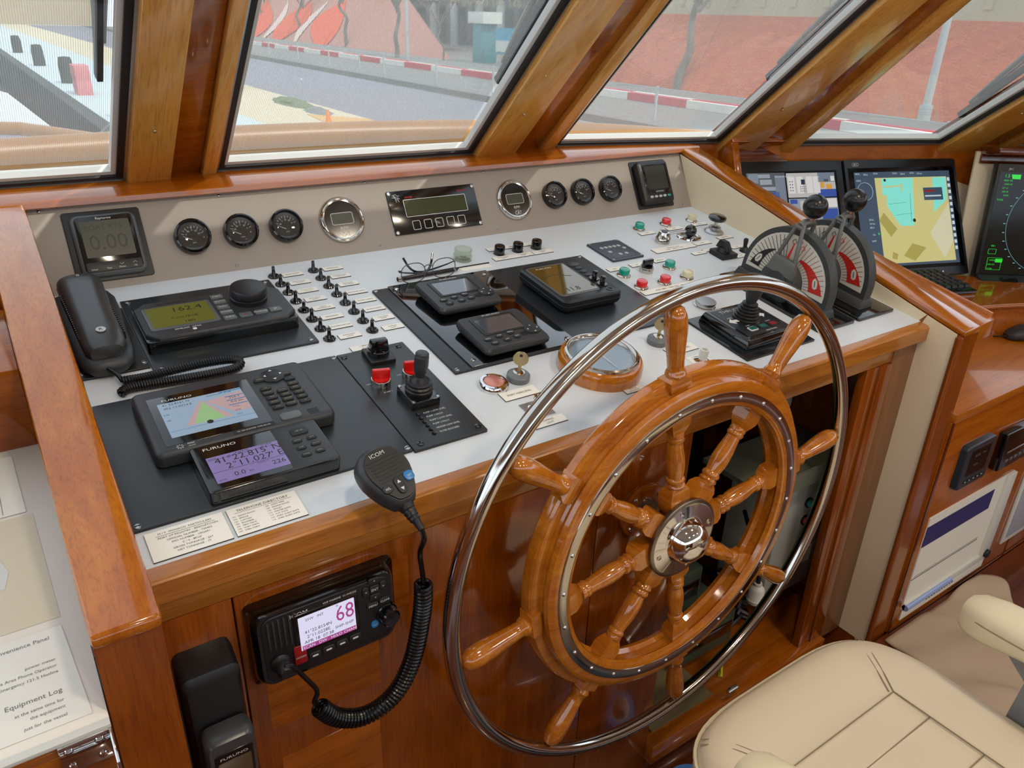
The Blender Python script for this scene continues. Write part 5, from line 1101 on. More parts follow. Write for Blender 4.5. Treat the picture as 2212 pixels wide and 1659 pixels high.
for k in range(36): a = R(10*k); b.M = Matrix.Translation((190+141*cos(a), -160+141*sin(a), 14.9)); b.box(-3, 3, -.9, .9, 0, .3)
b.build('range_ring', 'glow_cyan', t)
t = thing('radar_keyboard', 'dark grey radar control panel sloping below the radar monitor', 'control panel', RM @ Matrix.Translation((0, -.012, .014)) @ Rx(-62))
b = MB(); b.box(0, 420, -112, 0, -14, 12, 3); b.build('case', 'charcoal', t)
for k, (x, y) in enumerate(((95, -62), (95, -80), (122, -62), (122, -80), (150, -60))): b = MB(); b.rr(x, y, 14, 10, 2, 11.5, 14, .8); b.build('key', 'greykey', t)
b = MB(); b.rr(80, -25, 50, 20, 8, 11.5, 13); b.build('trackball_well', 'blackgloss', t)
t = thing('computer_keyboard', 'black computer keyboard on the shelf below the chart monitor', 'keyboard', T((1898, -322, -199)) @ Rz(-18.4))
b = MB(); b.hexa([(-150, -78, 0), (225, -78, 0), (225, 78, 0), (-150, 78, 0)], [(-150, -78, 9), (225, -78, 9), (225, 78, 20), (-150, 78, 20)], b=2); b.build('case', 'blackgloss', t)
for r_ in range(5):
    for c_ in range(17):
        b = MB(); x, y = -140+21.5*c_, -58+25*r_; z = 10.5+(y+78)*.07; b.hexa([(x, y, z-1), (x+18, y, z-1), (x+18, y+20, z), (x, y+20, z)], [(x+2, y+2, z+6), (x+16, y+2, z+6), (x+16, y+18, z+7), (x+2, y+18, z+7)]); b.build('key', 'key', t)
t = thing('computer_mouse', 'dark grey wired mouse on the lower desk at the right edge', 'mouse', T((2120, -600, -290)) @ Rz(60))
b = MB(); lofty(b, [(-55, 20, 2, 14, 0), (-50, 44, 0, 24, 0), (-20, 60, 0, 38, 0), (15, 58, 0, 36, 0), (42, 48, 0, 24, 0), (52, 24, 2, 14, 0)]); b.build('shell', 'charcoal', t)
b = MB(); b.tube(smooth([(0, 50, 8), (10, 80, 3), (30, 110, 3), (10, 150, 3)]), 1.8, 6); b.build('lead', 'cable', t)
t = thing('music_player', 'upright black remote display with white symbols on the right cabinet', 'remote control', Mf(1667, -445, -738))
b = MB(); b.rr(0, 0, 128, 112, 10, 0, 16, 4); b.build('case', 'slate', t); b = MB(); b.rr(0, 10, 84, 66, 3, 15.5, 16.6); b.text('AUX', 11, -12, 26, 16.8, 1); b.text('iPod', 9, 18, 26, 16.8, 1); b.text('Radio', 9, -10, 2, 16.8, 1); b.build('screen', ['scr_black', 'ink_grey'], t)
for k, x in enumerate((-36, -18, 0, 18, 36)): b = MB(); b.rr(x, -38, 12, 6, 2, 15.5, 17.4); b.rr(x, -38, 5, 2, .5, 17.3, 17.8, m=1); b.build('key', ['key', 'ink_white'], t)
t = thing('car_stereo', 'black car stereo with a silver strip at the right edge of the cabinet', 'stereo', Mf(1860, -450, -738))
b = MB(); b.box(-84, 92, -52, 48, 0, 22, 4); b.build('case', 'blackgloss', t); b = MB(); b.box(-62, 90, -8, -4, 21, 23, .6); b.build('slot_strip', 'steel_br', t)
for k in range(6): b = MB(); b.box(-60+22*k, -46+22*k, -34, -26, 21, 23.5, 1); b.build('key', 'greykey', t)
t = thing('display_rack', 'white framed brochure holder with a dark blue band on the right cabinet', 'brochure holder', Mf(1752, -694, -738))
b = MB(); b.box(-198, 196, -132, 132, 0, 3); b.build('backing', 'paper', t)
b = MB(); b.box(150, 196, -132, 132, 2, 9, 1); b.box(-198, 150, -132, -112, 2, 9, 1); b.build('frame', 'gasket', t)
b = MB(); b.box(-198, 104, 52, 108, 2.5, 4); b.build('blue_sheet', 'navy', t)
b = MB(); b.box(-198, 104, -44, -42, 2.5, 3.4); b.box(-190, 104, -38, -37, 2.5, 3.4); b.build('ruled_line', 'ink', t)
b = MB(); b.M = Matrix.Translation((-198, -122, 9)) @ Ry(90); b.cyl(0, 0, 0, 200, 8); b.build('clear_rod', 'rod_blue', t)
b = MB(); b.M = Matrix.Translation((176, -112, 8)); b.cyl(0, 0, 0, 9, 12, b=2); b.build('catch', 'black', t)
t = thing('speaker_panel', 'pale grey recessed speaker cloth panel at the far right of the cabinet', 'speaker panel', Mf(2130, -710, -738))
b = MB(); b.box(-108, 130, -110, 115, 0, 6, 2); b.build('frame', 'gasket', t); b = MB(); b.box(-92, 130, -92, 98, 5, 8, 1); b.build('cloth', 'cloth_grey', t)
t = thing('ventilation_grille', 'thin dark slotted grille in the plinth below the brochure holder', 'grille', Mf(1760, -846, -738))
b = MB(); b.box(-200, 190, -16, 18, 0, 3, .6); b.build('plate', 'paper', t); b = MB(); [b.box(-90+12*k, -84+12*k, -2, 3, 2.6, 3.6) for k in range(11)]; b.build('slots', 'ink', t)

# towel on the platform
b = MB(); nx, ny = 40, 34; g = []
rt = random.Random(5); ph = [(rt.uniform(.01, .05), rt.uniform(.01, .05), rt.uniform(0, 6), rt.uniform(2, 6)) for _ in range(9)]
for j in range(ny+1):
    row = []
    for i in range(nx+1):
        fx, fy = i/nx, j/ny
        x = 1490+ (430+40*sin(fy*7))*fx - 30*fy; y = -752-(330-90*fx)*fy - 25*sin(fx*5)*fy
        z = -876+sum(a_ * sin(kx*x+ky*y+p) for kx, ky, p, a_ in ph)*.9
        row.append(b.v(x, y, max(z, -884)))
    g.append(row)
for j in range(ny):
    for i in range(nx): b.bm.faces.new((g[j][i], g[j][i+1], g[j+1][i+1], g[j+1][i]))
b._fin(0); o = b.build('towel', 'towel', mw=W0, ang=80); tag(o, 'crumpled beige towel lying on the floor beside the right cabinet', 'towel')
md = o.modifiers.new('thick', 'SOLIDIFY'); md.thickness = .006; md.offset = 1

# ================================================================== CHART TABLE AT THE LEFT
TT = T((-62.5, -742, -187)) @ Rx(9)
tab = thing('chart_table', 'sloping chart table with a clear cover sheet left of the helm console', 'table', TT)
b = MB(); b.box(-900, 0, 0, 620, -22, -3, 1); b.build('table_top', 'wood', tab)
b = MB(); b.box(-900, 0, 0, 470, -3, 0, .3); b.build('cover_sheet', 'sheet', tab); b = MB(); b.box(-900, 0, -4, 4, -4, 1.2, .5); b.build('edge_strip', 'gasket', tab)
b = MB(); b.box(-900, 0, 470, 640, -2, 120, 2); b.build('back_riser', 'wood', tab)
b = MB(); b.box(-900, 0, 0, 18, -120, -22, 1); b.build('front_apron', 'wood', tab)
b = MB(); b.box(-46, -2, -6, -1, -46, -4, 1)
for x in (-38, -12):
    for z in (-12, -36): b.M = Matrix.Translation((x, -6, z)) @ Rx(90); b.lathe([(4.4, 0), (3.6, 1.4), (0, 1.8)], n=16); b.M = Matrix.Identity(4)
b.box(-3, 0, -44, -1, -50, -4, 1); b.build('handrail_bracket', 'chrome', tab)
b = MB(); b.tube([(-800, -32, -40), (-4, -32, -40)], 8, 16); b.build('handrail', 'chrome', tab)
t = thing('printed_sheet', 'white printed sheet headed Equipment Log at the front of the chart table', 'paper', TT @ Matrix.Translation((-.012, 0, .0008)))
b = MB(); b.flat([(-160, 16), (0, 16), (-9, 138), (-160, 138)], 0); b.flat([(-160, 16), (-160, 138), (-9, 138), (0, 16)], -.3)
b.build('sheet', 'paper', t)
b = MB()
for s_, z, y in (('SSO Convenience Panel', 7, 126), ('power meter', 5, 96), ('Sea Area Phone Operator', 5, 88), ('Emergency 121.5 Hotline', 5, 80), ('Equipment Log', 8, 56), ('at the same time for', 5, 44), ('the equipment', 5, 36), ('just for the vessel', 5, 26)): b.text(s_, z, -20-2*(y > 100), y, .25, al='r')
b.build('lettering', 'ink_grey', t)
t = thing('chart_sheet', 'pale nautical chart with a grey patch under the clear cover', 'chart', TT @ Matrix.Translation((-.02, 0, .0004)))
b = MB(); b.flat([(-400, 150), (0, 150), (-4, 330), (-400, 330)], 0); b.build('sheet', 'paper_warm', t)
b = MB(); b.flat([(-400, 210), (-44, 215), (-38, 240), (-46, 270), (-60, 300), (-400, 320)], .3); b.flat([(-80, 214), (-54, 214), (-52, 200), (-66, 190), (-82, 200)], .3); b.build('land_tint', 'gasket', t)
t = thing('ruled_card', 'ruled white card lying at the back of the chart table', 'card', TT @ Matrix.Translation((-.03, .335, .001)))
b = MB(); b.flat([(-200, 0), (0, 0), (-3, 120), (-200, 120)], 0); b.build('sheet', 'paper', t); b = MB(); [b.box(-24-6*k, -23.4-6*k, 4, 118, .1, .3) for k in range(2)]; [b.box(-190, -34, 6+6*k, 6.5+6*k, .1, .3) for k in range(18)]; b.build('lines', 'ink_grey', t)
t = thing('water_bottle', 'clear plastic water bottle standing at the left edge of the chart table', 'bottle', TT @ Matrix.Translation((-.092, .42, .001)))
b = MB(); b.lathe([(0, 0), (28, 0), (31, 4), (31, 30), (29, 34), (31, 38), (31, 70), (29, 74), (31, 78), (31, 120), (26, 150), (13, 172), (12, 190), (0, 190)], n=32); b.build('body', 'clearglass', t); b = MB(); b.cyl(0, 0, 186, 202, 14); b.build('cap', 'blue', t)

# ================================================================== HELM CHAIR
ch = thing('helm_chair', 'cream vinyl helm chair with two padded armrests in front of the wheel', 'chair', T((825, -1130, -1000)))
def ch_loop(w0, d0, z, n=64, ins=0):
    P = []
    for i in range(n):
        a = 2*pi*i/n; x = math.copysign(max(abs(cos(a)), 1e-6)**.46, cos(a))*(w0/2-ins); y = math.copysign(max(abs(sin(a)), 1e-6)**.46, sin(a))*(d0/2-ins)
        P.append((x, y, z))
    return P
b = MB(); b.stack([ch_loop(490, 520, 390, ins=14), ch_loop(490, 520, 400, ins=3), ch_loop(490, 520, 440), ch_loop(490, 520, 470, ins=1), ch_loop(490, 520, 488, ins=6), ch_loop(490, 520, 497, ins=16), ch_loop(490, 520, 501, ins=34), ch_loop(490, 520, 500, ins=70), ch_loop(490, 520, 493, ins=96), ch_loop(490, 520, 490, ins=112), ch_loop(490, 520, 491, ins=160)]); b.build('seat_cushion', 'vinyl', ch)
b = MB(); pp = [(x, y, 477+0*i) for i, (x, y, z) in enumerate(ch_loop(490, 520, 0))]; b.tube(pp, 3, 6, closed=True); b.build('piping', 'vinyl_arm', ch)
b = MB()
inner = [(-132, 130, 494), (132, 130, 494), (140, -240, 496)]
b.tube([(-140, -240, 496), (-132, 128, 493.4), (132, 128, 493.4), (140, -240, 496)], 1.3, 5)
for sx in (-1, 1):
    b.tube(smooth([(sx*132, 128, 493), (sx*150, 160, 500), (sx*178, 205, 500), (sx*196, 226, 490)]), 1.3, 5); b.tube(smooth([(sx*126, 132, 493), (sx*142, 164, 500), (sx*170, 211, 500), (sx*188, 232, 490)]), 1, 5)
for y in (70, -10, -90, -170): b.tube([(-136, y, 491.5), (0, y, 490.4), (136, y, 491.5)], 1.1, 5)
b.build('seat_seams', 'seam', ch)
for sx, nm in ((-1, 'left'), (1, 'right')):
    b = MB(); b.M = Matrix.Translation((sx*263, 0, 0)); L = []
    for (y, w, z0, z1) in ((118, 16, 596, 618), (114, 44, 584, 632), (100, 64, 578, 640), (70, 76, 580, 646), (30, 80, 590, 648), (-20, 80, 598, 650), (-120, 80, 602, 652), (-260, 78, 604, 652), (-300, 50, 610, 644)): L.append((y, w, z0, z1, 0))
    lofty(b, L, 32, pw=3); b.build('armrest_pad', 'vinyl_arm', ch)
    b = MB(); b.M = Matrix.Translation((sx*263, 0, 0)); b.tube(smooth([(-sx*10, 111, 610), (-sx*32, 96, 618), (-sx*40, 60, 622), (-sx*41, -100, 630), (-sx*40, -280, 632)]), 1.2, 5); b.tube(smooth([(sx*10, 111, 610), (sx*32, 96, 618), (sx*40, 60, 622), (sx*41, -100, 630), (sx*40, -280, 632)]), 1.2, 5); b.build('arm_seam', 'seam', ch)
    b = MB(); b.M = Matrix.Translation((sx*258, 0, 0)) @ CYC
    b.stack([[(y, z, x) for y, z in [(40, 592), (-20, 604), (-80, 604), (-86, 590), (-60, 570), (-40, 500), (-70, 400), (-150, 400), (-150, 370), (10, 370), (30, 420), (10, 470), (4, 560)]] for x in (-16, 16)]); b.build('arm_bracket', 'arm_metal', ch)
b = MB(); b.stack([[(x, y, z) for x, y in rrect(0, -262, w, d, 30)] for w, d, z in ((430, 80, 420), (470, 100, 500), (480, 110, 700), (440, 90, 1000), (380, 60, 1060))]) if 0 else b.lathe([(0, 385), (150, 388), (150, 395), (0, 395)], n=32); b.lathe([(55, 60), (55, 388), (0, 388)], n=32); b.lathe([(0, 0), (200, 0), (200, 20), (120, 60), (0, 62)], n=40); b.build('pedestal', 'arm_metal', ch)
t = thing('tape_roll', 'roll of blue tape lying on the floor under the seat front', 'tape', T((865, -745, -999)))
b = MB(); b.lathe([(36, 0), (55, 0), (55, 48), (36, 48)], closed=True, n=40); b.build('tape', 'blue_tape', t); b = MB(); b.lathe([(33, 1), (36, 1), (36, 47), (33, 47)], closed=True, n=40); b.build('core', 'paper', t)
# ================================================================== OUTSIDE: boat deck and quay (metres inside these meshes)
ME = Matrix.Scale(1000, 4)
def obox(b, *a, **k): b.box(*[v*1 for v in a], **k)
def quay(name, m, polys, kind='structure', **k):
    b = MB(); b.M = ME
    for z0, z1, P in polys: b.prism(P, z0, z1)
    return tag(b.build(name, m, mw=W0), kind=kind, **k)
GZ = -1.77
rect = lambda x0, x1, y0, y1: [(x0, y0), (x1, y0), (x1, y1), (x0, y1)]
quay('ground_water', 'water', [(-3.2, -3.0, rect(-40, 2.3, -20, 90))])
quay('ground_quay_wall', 'quay_dark', [(-3, GZ-.02, rect(2.2, 2.5, 4, 90))])
quay('ground_pavement', 'pave_blue', [(-3, GZ, rect(2.5, 5.3, -6, 95))])
quay('ground_promenade', 'pave_cream', [(-3, GZ+.002, rect(5.3, 7.7, -6, 95))])
quay('road', 'asphalt', [(-3, GZ+.004, rect(7.7, 12.4, -6, 95))])
quay('road_shade_strip', 'asphalt_shaded', [(-3, GZ+.01, rect(12.4, 13.4, -6, 95))])  # shade along the road edge, painted as a strip of darker asphalt
quay('road_far_lane', 'asphalt2', [(-3, GZ+.006, rect(13.4, 17.2, -6, 95))])
quay('pavement_far', 'asphalt2', [(-3, GZ+.10, rect(17.6, 20.9, -6, 95)), (-3, GZ+.09, rect(20.9, 60, 22.9, 110))])
b = MB(); b.M = ME
for k in range(40):
    y = -5+2.5*k; b.box(17.2, 17.4, y, y+2.5, GZ-.2, GZ+.22, m=k % 2); b.box(17.4, 17.6, y, y+2.5, GZ-.2, GZ+.24, m=1-k % 2)
tag(b.build('kerb', ['kerb_red', 'kerb_white'], mw=W0), 'long kerb painted red and white along the far side of the road', 'kerb')
def slope(name, y0, y1, x0, x1, z1, m, taper=0, lb=None):
    b = MB(); b.M = ME; uvl = b.bm.loops.layers.uv.new('UVMap')
    P = [(x0, y0, GZ), (x0, y1, GZ), (x1, y1, z1), (x1, y0+taper, z1)]
    vs = [b.v(*p) for p in P]; f = b.bm.faces.new(vs)
    for lp, p in zip(f.loops, P): lp[uvl].uv = (p[1], (p[2]-GZ)*1.15)
    vb = [b.v(*p) for p in [(x1, y1, z1), (x1, y0+taper, z1), (x1+6, y0+taper, z1), (x1+6, y1, z1)]]; b.bm.faces.new(vb)
    ve = [b.v(*p) for p in [(x0, y1, GZ), (x1, y1, z1), (x1+6, y1, z1), (x1+6, y1, GZ)]]; b.bm.faces.new(ve); b._fin(0)
    return tag(b.build(name, m, mw=W0), kind='structure')
slope('wall_brick_embankment', -2, 22.9, 20.8, 22.4, .72, 'brick'); slope('wall_brick_far', 36, 100, 21.8, 24, 1.2, 'brick_pale', 9)
b = MB(); b.M = ME; b.box(22.4, 22.9, -2, 22.9, .70, .98); b.box(22.4, 22.6, -2, 22.9, .98, 1.5)
for k in range(20): b.box(22.35, 22.5, -1+1.2*k, -.8+1.2*k, .98, 2)
tag(b.build('wall_parapet', 'stone', mw=W0), kind='structure')
# mural on the far brick bank: plain orange and white painted bands
b = MB(); b.M = ME; rm = random.Random(11)
for k in range(9):
    y0 = 54+4.0*k; m_ = (0, 1, 0, 1, 0, 2, 0, 1, 0)[k]; pts_l, pts_r = [], []
    for j in range(9):
        f = j/8; xx = 21.8+2.2*f-.05; zz = GZ+.05+2.9*f; w = (2.6, .7, .8)[m_]*sin(pi*min(1, f*.9+.12))
        pts_l.append((xx, y0-w+1.2*sin(f*3+k), zz)); pts_r.append((xx, y0+w+1.2*sin(f*3+k), zz))
    for j in range(8): b.quad([pts_l[j], pts_r[j], pts_r[j+1], pts_l[j+1]], m_)
tag(b.build('wall_mural', ['mural_orange', 'mural_pale', 'mural_blue'], mw=W0), kind='structure')
# buildings behind
def building(x0, x1, y0, y1, z1, lb, m, wins):
    t = thing('building', lb, 'building', W0)
    b = MB(); b.M = ME; b.box(x0, x1, y0, y1, GZ, z1); b.build('walls', m, t)
    for (wy, wz, ww, wh) in wins:
        b = MB(); b.M = ME; b.box(x0-.06, x0+.1, wy, wy+ww, wz, wz+wh); b.build('window', 'win_dark', t)
building(34, 46, 40, 66, 9, 'dark arcade building with white columns behind the far pavement', 'bld_grey', [(42+3.2*k, -1.6, 2.4, 2.6) for k in range(7)])
tb = [o for o in COL.objects if o.name == 'building'][0]
for y in (48.4, 51.2, 54.8, 58):
    b = MB(); b.M = ME; b.cyl(32.9, y, GZ, 1.4, .3, n=14); b.build('column', 'bld_white', tb)
building(40, 60, 66, 130, 12, 'pale long building far away beyond the mural', 'bld_pale', [(70+5*k, 3, 2.6, 2) for k in range(10)])
building(42, 60, -20, 12, 8, 'pale modern building behind the dry trees on the right', 'bld_white', [(-15+4*k, .5+3*j, 2.4, 1.8) for k in range(6) for j in range(2)])
building(40, 58, 14, 38, 7, 'low white building behind the top of the brick embankment', 'bld_white', [(16+3.4*k, 1, 2, 2) for k in range(6)])
building(-30, 14, 96, 120, 7, 'sand coloured warehouse at the far end of the quay', 'bld_sand', [(-26+5*k, 0, 2, 2) for k in range(7)])
# teal kiosk and posters
t = thing('advertising_kiosk', 'teal advertising column with a cream top beside the road', 'kiosk', W0)
b = MB(); b.M = ME; b.box(22.0, 22.9, 33.6, 34.4, GZ, .1, .05); b.build('column', 'teal_board', t); b = MB(); b.M = ME; b.box(21.9, 23, 33.3, 34.7, .1, .62, .02); b.build('cap', 'bld_white', t)
for k, (y, lb) in enumerate(((31.2, 'blue and white poster on the left of the bus shelter'), (29.3, 'blue and white poster on the right of the bus shelter'))):
    t = thing('poster_board', lb, 'poster', W0, 'poster boards beside the kiosk')
    b = MB(); b.M = ME; b.box(22.3, 22.45, y, y+1.6, -1.2, -.05, m=0); b.box(22.26, 22.3, y+.1, y+1.5, -1.1, -.6, m=1); b.build('board', ['poster_blue', 'bld_white'], t); b = MB(); b.M = ME; b.box(22.35, 22.4, y+.7, y+.8, GZ, -1.2); b.build('post', 'lamp_grey', t)
# bare trees
def tree(x, y, h, lb, seed, r=.14, lean=0):
    rg = random.Random(seed); t = thing('bare_tree', lb, 'tree', W0 @ Matrix.Translation((x, y, GZ)), 'bare street trees')
    P = [(0, 0, 0)]; 
    for k in range(1, 6): P.append((rg.uniform(-.2, .2)*k*.5+lean*k/5, rg.uniform(-.2, .2)*k*.5, h*.55*k/5))
    b = MB(); b.M = ME; b.tube([tuple(v) for v in smooth(P, 2)], [r*(1-.45*i/20) for i in range(len(smooth(P, 2)))], 8); b.build('trunk', 'bark', t)
    tip = Vector(P[-1])
    for k in range(7):
        a = 2*pi*k/7+rg.uniform(-.4, .4); d = Vector((cos(a), sin(a), rg.uniform(.7, 1.6))).normalized(); L = h*rg.uniform(.3, .5)
        base = tip - Vector((0, 0, rg.uniform(0, h*.14))); Q = [base, base+d*L*.4+Vector((0, 0, .1)), base+d*L*.75+Vector((rg.uniform(-.2, .2), 0, .25)), base+d*L]
        b = MB(); b.M = ME; b.tube([tuple(v) for v in smooth([tuple(q) for q in Q], 1)], r*.35, 5)
        for j in range(5):
            s0 = Q[1].lerp(Q[3], rg.random()); e = s0+Vector((rg.uniform(-1, 1), rg.uniform(-1, 1), rg.uniform(-.1, 1)))*h*.14
            b.tube([tuple(s0), tuple(s0.lerp(e, .5)+Vector((0, 0, .05))), tuple(e)], [r*.16, r*.12, r*.06], 4)
        b.build('branch', 'bark', t)
for a in ((20.9, 19.0, 5.6, 'twisted bare tree in front of the brick embankment, seen through the third pane', 1, .17, .5), (19.8, 38.4, 5.2, 'bare tree nearest the kiosk on the far pavement', 2), (22.0, 50, 5.6, 'forked bare tree at the right end of the orange mural', 3), (22.6, 60, 5.6, 'bare tree before the blue band of the mural', 4), (23, 70, 6, 'bare tree at the left part of the orange mural', 5), (21, 35.6, 3.4, 'thin young tree just left of the advertising column', 6, .06),
          (24.5, 13.5, 7, 'bare tree on top of the embankment right of the twisted tree', 7, .16), (25, 6.5, 7, 'bare tree on the embankment behind the lamp post', 8, .2), (25, 2.5, 6.5, 'bare tree on the embankment at the far right', 9, .2), (26, 17.5, 7, 'bare tree on the embankment above the twisted tree', 10, .16)): tree(*a)
# dry undergrowth behind the parapet: nobody could count it
b = MB(); b.M = ME; rg = random.Random(21)
for k in range(420):
    x, y = rg.uniform(23.2, 30), rg.uniform(-3, 23); h = rg.uniform(1, 4.5); b.tube([(x, y, .7), (x+rg.uniform(-.4, .4), y+rg.uniform(-.4, .4), .7+h*.6), (x+rg.uniform(-.9, .9), y+rg.uniform(-.9, .9), .7+h)], [.04, .03, .012], 3)
for k in range(220):
    x, y = rg.uniform(25.5, 33), rg.uniform(37, 95); h = rg.uniform(1, 4); b.tube([(x, y, 1), (x+rg.uniform(-.5, .5), y+rg.uniform(-.5, .5), 1+h*.6), (x+rg.uniform(-1, 1), y+rg.uniform(-1, 1), 1+h)], [.07, .05, .02], 3)
tag(b.build('dry_undergrowth', 'dry_brush', mw=W0), 'tangle of dry brown shrubs behind the parapet above the brick embankment', 'undergrowth', kind='stuff')
# lamp posts, fence, bollards and clutter on the quay
t = thing('lamp_post', 'pale grey lamp post in front of the brick embankment, seen through the right pane', 'lamp post', W0)
b = MB(); b.M = ME; b.tube([(20.6, 9.9, GZ), (20.6, 9.9, 1), (20.6, 9.9, 6.5)], [.11, .09, .06], 12); b.build('pole', 'lamp_grey', t); b = MB(); b.M = ME; b.cyl(20.6, 9.9, GZ, GZ+.5, .16); b.build('base', 'lamp_grey', t)
t = thing('lamp_post', 'slim pale lamp post behind the forked tree', 'lamp post', W0); b = MB(); b.M = ME; b.tube([(19.6, 36.8, GZ), (19.6, 36.8, 5)], .08, 10); b.build('pole', 'lamp_grey', t)
t = thing('wire_fence', 'long grey wire mesh fence with slim posts along the far lane', 'fence', W0)
b = MB(); b.M = ME
for z in (GZ+.12, GZ+.82): b.tube([(13.55, -4, z), (13.55, 90, z)], .012, 4)
b.build('wires', 'lamp_grey', t)
for y in (2, 5.6, 9.1, 12.5, 16, 19.5, 23, 27, 29.2, 32.3, 36, 40, 45): b = MB(); b.M = ME; b.cyl(13.55, y, GZ, GZ+.86, .035, n=8); b.build('post', 'lamp_grey', t)
bol = None
for k, (y, lb) in enumerate(((17.5, 'nearest dark bollard on the quay edge, right of the red barrier box'), (26.5, 'second dark bollard left of the red barrier box'), (34.4, 'third dark bollard along the quay edge'), (43.5, 'farthest dark bollard along the quay edge'))):
    if bol is None:
        bol = thing('quay_bollard', lb, 'bollard', W0 @ Matrix.Translation((2.95, y, GZ)), 'dark bollards on the quay edge')
        b = MB(); b.M = ME; b.lathe([(.2, 0), (.2, .5), (.16, .72), (0, .74)], n=14); b.build('bollard', 'quay_dark', bol)
    else: dup(bol, W0 @ Matrix.Translation((2.95, y, GZ)), lb)
t = thing('barrier_box', 'red and white barrier box on the quay edge', 'barrier', W0); b = MB(); b.M = ME; b.box(2.7, 3.05, 22.6, 23.4, GZ, GZ+.36, .02, m=0); b.box(2.7, 3.05, 22.6, 23.4, GZ+.36, GZ+.72, .02, m=1); b.build('box', ['kerb_red', 'kerb_pink'], t)
t = thing('mooring_post', 'dark mooring post at the near edge of the road beside the left window post', 'bollard', W0 @ Matrix.Translation((7.1, 23.9, GZ))); b = MB(); b.M = ME; b.lathe([(.1, 0), (.1, .3), (.32, .45), (.38, .9), (.3, 1.2), (.1, 1.3), (0, 1.32)], n=20); b.build('post', 'quay_dark', t)
def heap(x, y, sx, sy, h, name, lb, m, cat):
    rg = random.Random(int(x*100)); b = MB(); b.M = ME @ Matrix.Translation((x, y, GZ)); n = 26; rings = []
    for j in range(6):
        f = j/5; rings.append([((sx*(1-f*.92)*(1+.18*rg.uniform(-1, 1)))*cos(2*pi*i/n), (sy*(1-f*.92)*(1+.18*rg.uniform(-1, 1)))*sin(2*pi*i/n), h*sin(f*pi/2)*(1+.1*rg.uniform(-1, 1))) for i in range(n)])
    b.stack(rings); tag(b.build(name, m, mw=W0, ang=80), lb, cat)
heap(7.2, 19.2, .35, 1.5, .14, 'net_pile', 'flat pile of green fishing net lying at the edge of the road', 'net_green', 'net'); heap(7.1, 17.2, .25, .7, .12, 'net_pile', 'small grey net pile in front of the green one', 'net_grey', 'net')
t = thing('traffic_cone', 'small orange marker cone on the cream pavement', 'cone', W0 @ Matrix.Translation((6.3, 14.6, GZ))); b = MB(); b.M = ME; b.lathe([(.13, 0), (.12, .03), (.08, .03), (.02, .36), (0, .36)], n=16); b.build('cone', 'cone_orange', t)
quay('ground_sand_patch', 'sand', [(GZ, GZ+.012, [(6.4, 14.2), (7.66, 13.2), (7.66, 15.6), (6.7, 16.9)])])
# bow of the boat in front of the windscreen
t = thing('boat_bow', 'white bow deck of the boat with a varnished cap rail in front of the windscreen', 'boat deck', W0)
b = MB(); b.M = ME; b.prism([(p_.x/1000, p_.y/1000+.022) for p_ in [Vector((-3000, 190, 0))]+basel[:-1]] + [(3.3, -.95), (2.5, .7), (2.1, 1.12), (1.75, 1.36), (1.3, 1.48), (.75, 1.53), (.1, 1.48), (-1, 1.34), (-3, 1.15)], -.9, -.16); b.build('coaming_deck', 'deck_grey', t)
b = MB(); b.M = ME; P = smooth([(-6, .95, -.02), (-1, 1.36, -.01), (.1, 1.5, 0), (.75, 1.55, 0), (1.3, 1.5, 0), (1.75, 1.38, 0), (2.1, 1.15, 0), (2.4, .75, 0), (3, -.3, 0)], 2)
b.tube([tuple(v) for v in P], .05, 12); b.build('cap_rail', 'wood_caprail', t)
b = MB(); b.M = ME
for a_, c_ in zip(P, P[1:]): b.quad([(a_.x, a_.y, -.02), (c_.x, c_.y, -.02), (c_.x, c_.y, -.9), (a_.x, a_.y, -.9)])
b.build('bulwark', 'deck_white', t)
b = MB(); b.M = ME; b.prism([(-9, .9), (1.6, .9), (1.0, 4), (.9, 8), (.7, 14), (-.5, 20), (-9, 14)], -1.2, -.92); b.build('fore_deck', 'deck_white', t)
b = MB(); b.M = ME; b.tube([tuple(v) for v in smooth([(-3, 5.6, -.3), (.16, 4.7, -.3), (.43, 4.2, -.3), (.68, 3.7, -.3), (1.1, 2.2, -.3)], 2)], .04, 10); b.build('bow_rail', 'wood_caprail', t)
b = MB(); b.M = ME
Pb = smooth([(-3, 5.6, -.3), (.16, 4.7, -.3), (.43, 4.2, -.3), (.68, 3.7, -.3), (1.1, 2.2, -.3)], 2)
for a_, c_ in zip(Pb, Pb[1:]): b.quad([(a_.x, a_.y, -.3), (c_.x, c_.y, -.3), (c_.x, c_.y, -.95), (a_.x, a_.y, -.95)])
b.build('bow_bulwark', 'deck_lilac', t)
t = thing('mooring_line', 'dark mooring rope running over the bow to the quay', 'rope', W0); b = MB(); b.M = ME; b.tube([tuple(v) for v in smooth([(.3, 6, -.6), (1.2, 10, -1.3), (2.9, 17.2, -1.5)], 3)], .03, 6); b.build('rope', 'cable', t)
